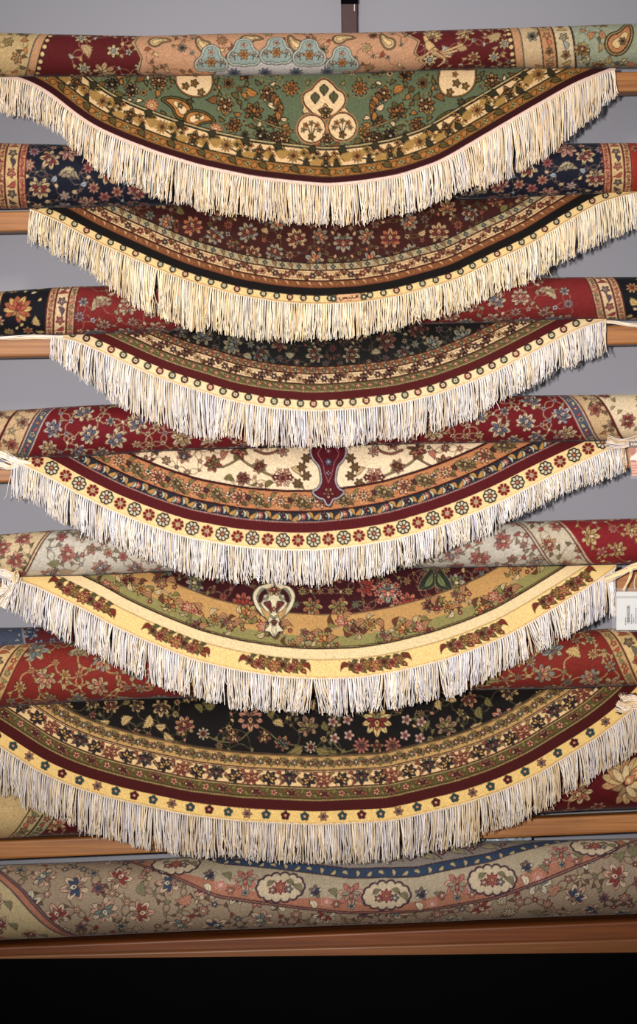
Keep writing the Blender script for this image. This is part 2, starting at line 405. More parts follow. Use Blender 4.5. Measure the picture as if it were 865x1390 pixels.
def flap_3(cv, E, ok):
    Dm, Sm = E.fields(cv); rng = np.random.default_rng(33)
    cv.img[:] = C(36, 32, 32)
    A, B, G, R_ = C(160, 142, 106), C(112, 118, 112), C(104, 94, 56), C(128, 74, 58); out = C(28, 24, 24)
    scatter(cv, ok(61), [
        (500, 11, 15, m_palm([A, B, R_], [C(110, 50, 44), B], [A], out), 3),
        (900, 5.5, 7.5, m_flow([B, A, R_], [C(120, 56, 48), A], out, (6, 8)), 1.5),
        (900, 5, 7, m_saz([G, A], out), 1.5),
        (2500, 2.8, 4.2, m_flow([B, A, R_], [C(110, 60, 50)], out, (5,)), 1),
        (2500, 2.2, 3.8, m_leaf([G, R_, A], out, .55), .6)], rng, 452, C(92, 84, 58))
    band(cv, Dm, 51, 60, C(176, 138, 84)); cv.all(np.abs(Dm - 60.5) - .8, C(70, 30, 24)); cv.all(np.abs(Dm - 51) - 1.1, C(90, 40, 30))
    for q, k in along(E, 15):
        x, y, r = E.at(q, 55.6); flower(cv, x, y, 4, r, 5, C(84, 98, 92), C(220, 180, 130), C(60, 44, 34))
        for sg in (-1, 1):
            x, y, r = E.at(q + sg * 5.4, 55.6 + sg); leaf(cv, x, y, 6.5, r + .7 * sg, .45, .2, C(150, 80, 54), C(110, 70, 40), 0, False)
    band(cv, Dm, 37, 51, C(224, 190, 140)); cv.all(np.abs(Dm - 37) - 1.0, C(80, 34, 28)); cv.all(np.abs(Dm - 51) - .9, C(80, 34, 28))
    scroll_border(cv, E, 37, 51, 19, [(C(90, 66, 60), C(220, 190, 150)), (C(86, 34, 34), C(180, 140, 90)), (C(212, 170, 110), C(120, 50, 40)), (C(74, 48, 56), C(200, 150, 110))], [C(140, 104, 56), C(110, 50, 40)], C(58, 28, 26), C(120, 80, 50), kinds=2)
    band(cv, Dm, 26, 37, C(110, 98, 52)); cv.all(np.abs(Dm - 37) - .8, C(80, 34, 28)); dots(cv, Dm, Sm, 26.6, .8, 3, C(196, 172, 120))
    wave_vine(cv, E, 31.5, 3, 32, C(146, 130, 80), .5)
    for q, k in along(E, 16):
        x, y, r = E.at(q, 31.5); flower(cv, x, y, 4, r, 4, C(212, 130, 96), C(220, 190, 150), C(80, 40, 30))
        x, y, r = E.at(q + 8, 31.5); leaf(cv, x, y, 7, r + .5, .4, .3, C(150, 132, 84), C(74, 66, 36), 0, False)
    band(cv, Dm, 15, 26, C(104, 28, 26)); band(cv, Dm, 2.5, 15, C(240, 208, 156))
    for q, k in along(E, 18.2, phase=.1):
        x, y, r = E.at(q, 10.4); c = [C(74, 84, 66), C(84, 48, 44), C(74, 84, 66), C(140, 44, 38)][k % 4]
        ring4(cv, x, y, 5.2, r, c)
    dots(cv, Dm, Sm, 3.4, .8, 2.9, C(214, 164, 96)); cv.all(Dm - 2.4, C(246, 224, 190))

def rosette8(cv, x, y, r, rot, pet, out, ctr):
    for k in range(8):
        a = rot + k * math.pi / 4; disc(cv, x + math.cos(a) * r * .66, y + math.sin(a) * r * .66, r * .3, [(max(.9, r * .13), out)])
    disc(cv, x, y, r * .8, [(0, out)])
    for k in range(8):
        a = rot + k * math.pi / 4
        sweep(cv, [(x + math.cos(a) * r * t, y + math.sin(a) * r * t) for t in (.46, .58, .7)], [r * .1, r * .17, r * .2], [(0, pet)])
    disc(cv, x, y, r * .24, [(.5, out), (0, ctr)])

def flap_4(cv, E, ok):
    Dm, Sm = E.fields(cv); rng = np.random.default_rng(44)
    cv.img[:] = C(234, 206, 166)
    A, B, G, R_, N = C(150, 106, 62), C(198, 122, 96), C(132, 118, 64), C(134, 42, 40), C(80, 84, 96); out = C(66, 42, 32)
    man = [(446, 640, 34), (446, 610, 28), (446, 670, 24)]
    for h in (-1, 1):
        for dx, yy, r in ((62, 648, 15), (90, 634, 11), (32, 634, 15), (30, 616, 10), (65, 616, 13), (122, 622, 14), (155, 630, 13)): man.append((446 + h * dx, yy, r))
    scatter(cv, ok(84), [
        (500, 9, 12, m_palm([B, G, A], [R_, N], [C(230, 200, 160)], out), 3),
        (700, 5, 7, m_flow([R_, B, A], [C(230, 200, 160), R_], out, (6, 8)), 2.5),
        (900, 5, 8, m_saz([G, A, B], out), 2.5),
        (900, 2.5, 4, m_flow([R_, B, N], [C(230, 200, 160)], out, (5,)), 2.5),
        (700, 2.5, 4, m_leaf([G, A, R_], out, .5), 2.5)], rng, 446, C(120, 96, 64), man)
    for h in (-1, 1):
        X = lambda d: 446 + h * d
        vine(cv, [(X(66), 650), (X(90), 640), (X(112), 628), (X(128), 612)], 1.0, C(150, 124, 84), out)
        vine(cv, [(X(120), 622), (X(145), 634), (X(165), 628)], .8, C(150, 124, 84), out)
        flower(cv, X(62), 649, 9, 0, 6, C(214, 150, 120), R_, out)
        for k in range(6):
            a = k * 1.05; flower(cv, X(62) + 10 * math.cos(a), 648 + 9 * math.sin(a), 5.5, a, 5, [R_, C(222, 170, 140), B][k % 3], C(230, 200, 160), out)
        leaf(cv, X(44), 640, 16, -h * .7, .5, .2, C(206, 170, 120), out); leaf(cv, X(80), 658, 13, h * .5, .5, .2, G, out)
        palmette(cv, X(94), 632, 10, h * .4, C(206, 150, 110), R_, G, out); flower(cv, X(118), 648, 7, 0, 6, A, R_, out)
        for a, b in ((30, 622), (36, 634), (30, 646), (42, 656)): flower(cv, X(a), b, 7.5, 0, 6, C(112, 84, 46), C(160, 120, 70), out)
        vine(cv, [(X(100), 611), (X(85), 616), (X(70), 612), (X(66), 606)], 1.2, C(150, 90, 70), out); flower(cv, X(62), 612, 9, 0, 7, C(206, 180, 150), B, out)
        palmette(cv, X(122), 614, 12, h * 2.6, G, B, R_, out, 11); palmette(cv, X(158), 628, 12, h * .8, B, G, R_, out, 9)
        leaf(cv, X(140), 618, 14, h * .9, .5, .2, B, out)
    # borders
    PE = C(200, 128, 78)
    band(cv, Dm, 53, 81, PE); cv.all(np.abs(Dm - 81.5) - 1.6, C(74, 26, 24)); cv.all(np.abs(Dm - 53) - 1.1, C(66, 24, 24))
    wave_vine(cv, E, 67, 6, 64, C(104, 70, 44), .6)
    for q, k in along(E, 32):
        x, y, r = E.at(q, 67)
        if k % 2: palmette(cv, x, y, 10.5, r + .6, C(186, 160, 96), C(110, 86, 44), C(220, 190, 140), out, 13)
        elif k % 4 == 0: flower(cv, x, y, 11.5, r, 8, C(234, 204, 160), C(190, 90, 60), C(80, 34, 30)); flower(cv, x, y, 6, r, 7, C(160, 56, 46), C(120, 116, 70), C(80, 34, 30))
        else: flower(cv, x, y, 11, r, 9, C(142, 44, 40), C(110, 120, 90), C(214, 170, 110)); flower(cv, x, y, 5.5, r, 6, C(228, 190, 140), C(110, 120, 90), C(80, 30, 30))
        x, y, r = E.at(q + 16, 69)
        flower(cv, x, y, 5.5, r, 5, [C(110, 34, 36), C(228, 200, 160)][k % 2], C(70, 72, 90), out)
        leaf(cv, x + 5, y - 5, 10, r - .9, .45, .2, C(150, 132, 76), out); leaf(cv, x - 4, y + 7, 11, r + 2.4, .4, .2, C(150, 132, 76), out)
        x, y, r = E.at(q + 9, 59); leaf(cv, x, y, 9, r + .4, .45, .2, C(120, 96, 52), out)
    NV = C(50, 54, 66); LN = C(206, 160, 140)
    band(cv, Dm, 39, 53, NV); cv.all(np.abs(Dm - 53.4) - 1.2, C(66, 24, 24)); dots(cv, Dm, Sm, 39.2, .9, 2.6, LN)
    for q, k in along(E, 31):
        x, y, r = E.at(q, 46.3)
        if k % 2: flower(cv, x, y, 5.6, r, 8, C(210, 120, 90), C(230, 200, 160), C(130, 40, 38))
        else: palmette(cv, x, y, 6, r + math.pi, C(206, 182, 140), C(150, 40, 40), C(120, 40, 40), C(30, 32, 40), 5)
        for sg in (-1, 1):
            x, y, r = E.at(q + sg * 10.5, 46.3 + sg * (1 if k % 2 else -1)); leaf(cv, x, y, 12, r + .8 * sg, .5, .2 * sg, C(196, 140, 66), C(34, 36, 44), 0, False)
            x, y, r = E.at(q + sg * 6.5, 46); leaf(cv, x, y, 10, r + 1.4 * sg, .3, .3 * sg, C(196, 190, 160), NV, 0, False)
    band(cv, Dm, 25, 39, C(110, 26, 30)); dots(cv, Dm, Sm, 39, .8, 2.6, LN)
    band(cv, Dm, 2.5, 25, C(240, 206, 140))
    for q, k in along(E, 21.2, phase=.25):
        x, y, r = E.at(q, 14.5)
        if k % 2: rosette8(cv, x, y, 9.2, r + .39, C(214, 196, 158), C(44, 40, 42), C(214, 120, 80))
        else: rosette8(cv, x, y, 8.2, r, C(140, 36, 38), C(222, 176, 110), C(150, 150, 126)) ; 
        if k % 2 == 0:
            for j in range(8):
                a = r + j * math.pi / 4; sweep(cv, [(x + math.cos(a) * t, y + math.sin(a) * t) for t in (3.6, 5, 6.4)], [.9, 1.7, 2.1], [(0, C(134, 30, 36))])
    # maroon vase-shaped pendant crossing the peach border
    L_ = [(446, 597), (438, 599), (428, 602), (424, 612), (427, 622), (435, 632), (438, 645), (438, 656), (432, 666), (427, 668), (434, 674), (441, 676), (446, 684)]
    pts = cat(L_ + [(892 - a, b) for a, b in L_[::-1][1:]], 2)
    poly(cv, pts, [(4.2, C(60, 54, 60)), (3, C(186, 170, 170)), (1.2, C(60, 30, 36)), (0, C(110, 24, 36))])
    flower(cv, 446, 627, 6, 0, 6, C(90, 104, 140), C(190, 180, 190), C(60, 26, 40)); flower(cv, 446, 612, 5, 0, 5, C(150, 80, 90), C(220, 190, 190), C(70, 20, 34))
    flower(cv, 446, 642, 4, 0, 4, C(190, 160, 170), C(110, 24, 36), C(70, 20, 34)); palmette(cv, 446, 670, 7, math.pi, C(190, 130, 90), C(140, 40, 44), C(220, 180, 140), C(60, 26, 30), 7)
    for h in (-1, 1): vine(cv, [(446, 655), (446 + h * 5, 642), (446 + h * 8, 628), (446 + h * 14, 616), (446 + h * 9, 607)], .6, C(170, 110, 110))
    dots(cv, Dm, Sm, 3.4, .8, 2.9, C(214, 170, 100)); cv.all(Dm - 2.4, C(246, 226, 196))

def flap_5(cv, E, ok):
    Dm, Sm = E.fields(cv); rng = np.random.default_rng(55)
    cv.img[:] = C(80, 22, 28)
    A, B, G, R_, T_ = C(206, 166, 104), C(206, 120, 92), C(140, 132, 70), C(170, 60, 50), C(110, 120, 112); out = C(56, 36, 26)
    scatter(cv, ok(90), [
        (400, 12, 15, m_palm([A, T_, B], [R_, G], [C(230, 205, 160), R_], out), 3),
        (700, 5.5, 8, m_flow([A, B, T_], [R_, G], out, (5, 6, 8)), 2),
        (800, 5, 8, m_saz([G, A, B], out), 2),
        (1500, 2.6, 4.2, m_flow([B, T_, A], [R_], out, (5,)), 1.6),
        (1500, 2.4, 4, m_leaf([G, A], out, .55), 1)], rng, XM, C(150, 134, 96))
    TA, OLV = C(200, 150, 84), C(154, 142, 80)
    band(cv, Dm, 58, 88, TA); band(cv, Dm, 42, 59, OLV); cv.all(np.abs(Dm - 88.5) - .9, C(120, 90, 56))
    wave_vine(cv, E, 62, 12, 150, C(150, 140, 110), .9)
    kk = 0
    for q, k in along(E, 24):
        dd = 62 + 12 * math.sin(2 * math.pi * q / 150) + (7 if k % 2 else -6)
        x, y, r = E.at(q, dd); t = k % 5
        if t == 0: palmette(cv, x, y, 13, r + .5 * math.sin(k), C(176, 160, 90), C(200, 110, 60), C(220, 180, 90), out, 13)
        elif t == 1: flower(cv, x, y, 8.5, r, 6, C(206, 122, 92), C(230, 200, 150), C(120, 40, 34)); flower(cv, x + 9, y + 5, 5.5, r, 5, C(214, 140, 104), R_, C(110, 50, 36))
        elif t == 2: palmette(cv, x, y, 10.5, r + 2.6, C(206, 130, 90), C(120, 40, 40), C(150, 140, 80), out, 9)
        elif t == 3: flower(cv, x, y, 9.5, r, 8, C(190, 170, 96), C(196, 110, 50), out)
        else: flower(cv, x, y, 8.5, r, 6, C(180, 90, 70), C(220, 180, 110), out); flower(cv, x - 8, y - 5, 6, r, 5, C(150, 150, 126), R_, out)
        for j in range(3):
            a = rng.uniform(0, 6.28); x2, y2 = x + 13 * math.cos(a), y + 10 * math.sin(a)
            leaf(cv, x2, y2, rng.uniform(8, 14), a + 1, .42, .25, [C(150, 140, 70), C(130, 70, 44), C(212, 184, 130)][j], out, .5 * (j == 1))
        x, y, r = E.at(q + 12, dd + rng.uniform(-8, 8)); leaf(cv, x, y, 16, r + rng.uniform(-1, 1), .42, .3, C(186, 130, 84), out, .6)
        flower(cv, x + 5, y + 6, 3.8, 0, 5, C(190, 60, 46), C(230, 200, 150), out)
    # cream filigree cartouche and its dark counterpart
    L_ = [(372, 787), (362, 793), (350, 798), (344, 808), (347, 822), (356, 834), (364, 842), (366, 848), (360, 856), (366, 857), (372, 864)]
    pts = cat(L_ + [(744 - a, b) for a, b in L_[::-1][1:]], 2)
    poly(cv, pts, [(1.6, C(56, 50, 44)), (.3, C(220, 204, 164))])
    for h in (-1, 1):
        sweep(cv, cat([(372 + h * 2, 838), (372 + h * 14, 828), (372 + h * 22, 812), (372 + h * 16, 800), (372 + h * 8, 804), (372 + h * 10, 813), (372 + h * 15, 812)], 1), 1.0, [(.8, C(84, 78, 66)), (0, C(160, 156, 120))])
        poly(cv, cat([(372 + h * 3, 832), (372 + h * 8, 826), (372 + h * 14, 818), (372 + h * 5, 816)], 2), [(.7, C(84, 70, 60)), (0, C(120, 36, 38))])
    for h in (-1, 1):
        for pts_, col in (([(380, 806), (384, 800), (392, 808), (393, 818), (388, 816), (386, 808)], C(80, 22, 28)), ([(377, 832), (384, 829), (390, 822), (386, 834), (380, 842)], C(200, 150, 84)), ([(376, 818), (382, 820), (380, 826), (375, 828)], C(120, 40, 40))):
            poly(cv, cat([(372 + h * (a - 372), b) for a, b in pts_], 2), [(.8, C(110, 104, 84)), (-.2, col)])
    flower(cv, 372, 827, 4, 0, 4, R_, C(236, 210, 170), out); palmette(cv, 372, 844, 5, 0, B, R_, A, out, 7); palmette(cv, 372, 800, 8, 0, C(190, 130, 70), R_, C(230, 200, 140), out, 7); leaf(cv, 372, 856, 13, 1.57, .4, 0, C(236, 216, 176), C(70, 60, 50))
    for h in (-1, 1):
        leaf(cv, 591 + h * 14, 785, 36, (1.1 if h > 0 else math.pi - 1.1) + math.pi, .5, .18 * h, C(52, 60, 46), C(170, 130, 90)); leaf(cv, 591 + h * 9, 787, 22, (1.1 if h > 0 else math.pi - 1.1) + math.pi, .35, .1 * h, C(120, 126, 76), C(40, 40, 30))
    palmette(cv, 593, 826, 8, math.pi, C(206, 130, 100), R_, A, out, 7); palmette(cv, 527, 806, 14, math.pi, C(150, 156, 140), C(206, 110, 90), C(236, 206, 160), C(60, 40, 36), 11)
    for k in range(7): a = -2.4 + k * .8; flower(cv, 527 + 15 * math.sin(a), 805 - 15 * math.cos(a), 5.5, a, 5, C(206, 130, 104), R_, C(70, 34, 34))
    # cream plain stripe, yellow edge with flower garlands
    cv.all(np.abs(Dm - 42) - 1.1, C(70, 46, 30)); cv.all(np.abs(Dm - 44.4) - .5, C(90, 60, 36))
    band(cv, Dm, 27, 41, C(236, 204, 150)); band(cv, Dm, 2.5, 27, C(240, 202, 126)); cv.all(np.abs(Dm - 27) - .9, C(196, 160, 104))
    for q, k in along(E, 142, phase=.5):
        for j in range(-4, 5):
            x, y, r = E.at(q + j * 11.6, 15.5 - .25 * j * 0)
            if abs(j) == 4:
                leaf(cv, x - np.sign(j) * 3, y, 15, r + (.5 if j > 0 else math.pi - .5), .4, .3 * np.sign(j), C(150, 60, 36), C(60, 34, 22)); continue
            c = [(C(190, 88, 62), C(220, 160, 60)), (C(140, 132, 66), C(110, 40, 34)), (C(206, 110, 84), C(150, 50, 40)), (C(120, 104, 50), C(200, 140, 60))][(j + 8) % 4]
            leaf(cv, x + 5, y + 6, 10, r + .5, .55, .15, C(130, 120, 56), C(56, 44, 24)); leaf(cv, x + 5, y - 7, 9, r - .6, .55, .15, C(110, 104, 60), C(56, 44, 24))
            flower(cv, x + 6, y + (5 if j % 2 else -6), 4, r, 5, C(196, 70, 50), C(230, 180, 100), C(74, 36, 24))
        for j in (-3, 3, -2, 2, -1, 1, 0):
            x, y, r = E.at(q + j * 11.6, 15.5)
            c = [(C(196, 104, 76), C(220, 170, 80)), (C(150, 140, 74), C(110, 40, 34)), (C(212, 124, 94), C(150, 60, 46)), (C(140, 116, 60), C(206, 150, 70))][(j + 8) % 4]
            flower(cv, x, y - (2 if j % 2 else -1), 9.4 - .6 * abs(j), r, 6, c[0], c[1], C(74, 36, 24), 1.0)
    dots(cv, Dm, Sm, 3.4, .8, 2.9, C(206, 160, 90)); cv.all(Dm - 2.4, C(240, 220, 188))

def flap_6(cv, E, ok):
    Dm, Sm = E.fields(cv); rng = np.random.default_rng(66)
    cv.img[:] = C(30, 23, 20)
    A, B, G, R_ = C(196, 160, 100), C(188, 126, 90), C(126, 112, 58), C(130, 50, 44); out = C(26, 20, 18)
    xm = 512
    man = [(xm, 984, 17)]
    for h in (-1, 1):
        for dx, yy, r in ((21, 1012, 12), (38, 996, 8), (40, 977, 8), (54, 1000, 8), (90, 1014, 11), (128, 1008, 12), (95, 985, 15), (172, 978, 16), (155, 1002, 10), (190, 1004, 9), (236, 996, 12), (262, 985, 9), (214, 975, 9)): man.append((xm + h * dx, yy - .0004 * dx * dx * 0, r))
    scatter(cv, ok(94), [
        (300, 10, 13, m_palm([B, A], [R_, C(90, 60, 50)], [A], out), 3),
        (700, 6, 9, m_saz([G, A], out), 2),
        (900, 5, 7, m_flow([A, B], [R_, G], out, (5, 8)), 2),
        (900, 2.6, 4, m_leaf([G, B, A], out, .5), 2)], rng, xm, C(116, 104, 60), man)
    for h in (-1, 1):
        X = lambda d: xm + h * d
        vine(cv, [(X(20), 1012), (X(45), 1020), (X(62), 1000), (X(52), 975), (X(54), 965)], .9, C(120, 108, 62)); vine(cv, [(X(62), 1016), (X(90), 1014), (X(128), 1008), (X(150), 992), (X(172), 980)], .9, C(120, 108, 62))
        vine(cv, [(X(172), 992), (X(190), 1006), (X(214), 1006), (X(236), 996)], .9, C(120, 108, 62))
        flower(cv, X(21), 1012, 13, 0, 10, C(206, 130, 100), C(110, 60, 50), C(84, 40, 34)); flower(cv, X(21), 1012, 6, 0, 6, C(150, 110, 84), R_, out)
        for a, b in ((38, 998), (40, 977), (58, 1002), (60, 980)): flower(cv, X(a), b, 8, 0, 5, C(222, 202, 170), C(150, 70, 60), C(90, 60, 56))
        palmette(cv, X(95), 984, 15, h * .3, C(150, 110, 84), G, C(190, 140, 100), out, 11); flower(cv, X(90), 1014, 10, 0, 8, C(206, 196, 150), R_, out)
        palmette(cv, X(128), 1008, 11, h * -.5, C(190, 140, 96), C(90, 104, 84), R_, out, 9)
        palmette(cv, X(172), 978, 17, math.pi, C(196, 130, 104), C(60, 40, 36), C(206, 150, 100), out, 13)
        palmette(cv, X(152), 1000, 10, -h * 1.9, C(150, 96, 70), A, R_, out); palmette(cv, X(196), 1000, 10, h * 1.9, C(150, 96, 70), A, R_, out)
        flower(cv, X(236), 996, 10, 0, 8, C(206, 196, 150), R_, out); palmette(cv, X(262), 984, 14, h * .4, B, R_, A, out, 13)
        leaf(cv, X(112), 1018, 24, h * .4 if h > 0 else math.pi - .4, .45, .15, C(136, 116, 62), out, .6); leaf(cv, X(74), 1018, 22, h * 2.8, .45, .15, C(136, 116, 62), out, .6)
    palmette(cv, xm, 982, 20, math.pi, C(206, 176, 110), C(140, 50, 44), C(220, 170, 96), out, 13); palmette(cv, xm, 1012, 9, 0, C(140, 120, 70), R_, B, out, 7)
    RD = C(90, 42, 32)
    band(cv, Dm, 75, 93, C(196, 152, 86)); cv.all(np.abs(Dm - 93) - 1., C(130, 96, 56)); cv.all(np.abs(Dm - 95.2) - .7, C(90, 70, 44))
    wave_vine(cv, E, 84, 4, 46, C(120, 90, 48), .6)
    for q, k in along(E, 23):
        x, y, r = E.at(q, 84); flower(cv, x, y, 5.6, r, 8, [C(74, 88, 84), C(90, 44, 44)][k % 2], C(222, 186, 140), C(60, 40, 34))
        x, y, r = E.at(q + 11.5, 85); palmette(cv, x, y, 5.5, r, C(210, 160, 120), C(130, 50, 44), A, C(70, 44, 30), 5)
        for sg in (-1, 1):
            x, y, r = E.at(q + sg * 6.4, 84 + sg * 3); leaf(cv, x, y, 8, r + .9 * sg, .5, .2, C(126, 110, 56), C(70, 56, 30), 0, False)
    band(cv, Dm, 51, 74, C(228, 188, 128)); dots(cv, Dm, Sm, 74.5, 1.0, 2.4, RD); cv.all(np.abs(Dm - 72.4) - .5, RD); cv.all(np.abs(Dm - 51.5) - .9, RD)
    for q, k in along(E, 26):
        x, y, r = E.at(q + 13, 62.5)
        for sg in (-1, 1): leaf(cv, x + sg * 1.5, y + sg * 5, 9, r + sg * .7 + (k % 2) * 1.2, .42, .25, [C(150, 120, 64), C(150, 76, 56)][k % 2], C(84, 50, 34), 0, False)
        flower(cv, x, y, 3, r, 4, C(150, 70, 52), A, RD)
        x, y, r = E.at(q, 62.5)
        if k % 4 == 0: palmette(cv, x, y, 10, r, C(176, 104, 76), C(206, 150, 100), C(150, 60, 48), C(90, 40, 32), 11)
        elif k % 4 == 2: palmette(cv, x, y, 10.5, r + math.pi, C(66, 56, 58), C(120, 60, 52), C(150, 150, 112), C(34, 26, 26), 9)
        else: palmette(cv, x, y, 10, r + (.6 if k % 4 == 1 else -.6), C(72, 58, 58), C(206, 156, 88), C(96, 70, 50), C(34, 26, 26), 9)
    band(cv, Dm, 33, 51, C(104, 88, 40)); cv.all(np.abs(Dm - 49.6) - .6, C(180, 150, 96)); dots(cv, Dm, Sm, 34, 1.0, 2.4, C(190, 156, 96)); cv.all(np.abs(Dm - 36.2) - .5, C(70, 54, 28))
    wave_vine(cv, E, 42, 4, 48, C(140, 120, 62), .6)
    for q, k in along(E, 24):
        x, y, r = E.at(q, 42.5)
        if k % 2: flower(cv, x, y, 5.4, r, 5, C(220, 150, 116), C(150, 60, 50), C(90, 44, 34))
        else: palmette(cv, x, y, 6.5, r + (math.pi if k % 4 else 0), C(222, 176, 130), C(110, 40, 40), R_, C(74, 36, 28), 5)
        for sg in (-1, 1):
            x, y, r = E.at(q + sg * 8, 42 - sg * 3); leaf(cv, x, y, 7.5, r + sg, .5, .25, [C(150, 80, 50), C(140, 122, 60)][k % 2], C(70, 50, 28), 0, False)
    band(cv, Dm, 19, 33, C(92, 22, 18)); band(cv, Dm, 2.5, 19, C(234, 192, 110))
    for q, k in along(E, 26.2, phase=-.1):
        x, y, r = E.at(q, 12); t = k % 4
        if t == 0: flower(cv, x, y, 7, r, 6, C(222, 170, 120), C(70, 90, 84), C(100, 30, 30), 1.3)
        else:
            c = C(52, 84, 82) if t % 2 else C(100, 28, 34)
            for j in range(5):
                a = r + j * 1.2566 - 1.57; disc(cv, x + 3.7 * math.cos(a), y + 3.7 * math.sin(a), 2.3, [(.5, C(44, 34, 30)), (0, c)])
            disc(cv, x, y, 1.7, [(0, C(222, 150, 110))])
    dots(cv, Dm, Sm, 3.4, .8, 2.9, C(196, 150, 80)); cv.all(Dm - 2.4, C(232, 208, 168))

# ------------------------------------------------------------------ roll patterns: x in pixels, y = 0 top of the roll .. A underside
def side(cv, xt, xb, sgn, A):
    """distance outward from a slanted ring line on the left (sgn -1) or right (+1)"""
    X, Y = cv.full(); t = np.clip(Y / A, -.3, 1.3); lx = xt + (xb - xt) * t
    return (X - lx) * sgn * math.cos(math.atan2(abs(xb - xt), A))
def ring_band(cv, xt, xb, sgn, A, o0, o1, bg, line, motifs=None, period=15, o=None, r0=4.5):
    o = side(cv, xt, xb, sgn, A) if o is None else o
    cv.all(np.maximum(o0 - o, o - o1), bg)
    for q in (o0, o1): cv.all(np.abs(o - q) - .8, line)
    if motifs:
        cs = math.cos(math.atan2(abs(xb - xt), A)); m = (o0 + o1) / 2
        for k in range(-1, int(A / period) + 2):
            y = (k + .5) * period; x = xt + (xb - xt) * y / A + sgn * m / cs
            f, c, ou = motifs[k % len(motifs)]; flower(cv, x, y, r0, .3, 5, f, c, ou)
            y += period / 2; x = xt + (xb - xt) * y / A + sgn * m / cs
            leaf(cv, x, y, r0 * 1.8, k * 1.3, .45, .2, f, ou, 0, False)

def okx(cv, A, xt, xb, xt2, xb2):
    def f(x, y, r):
        t = y / A; return xt + (xb - xt) * t + r * .3 < x < xt2 + (xb2 - xt2) * t - r * .3
    return f

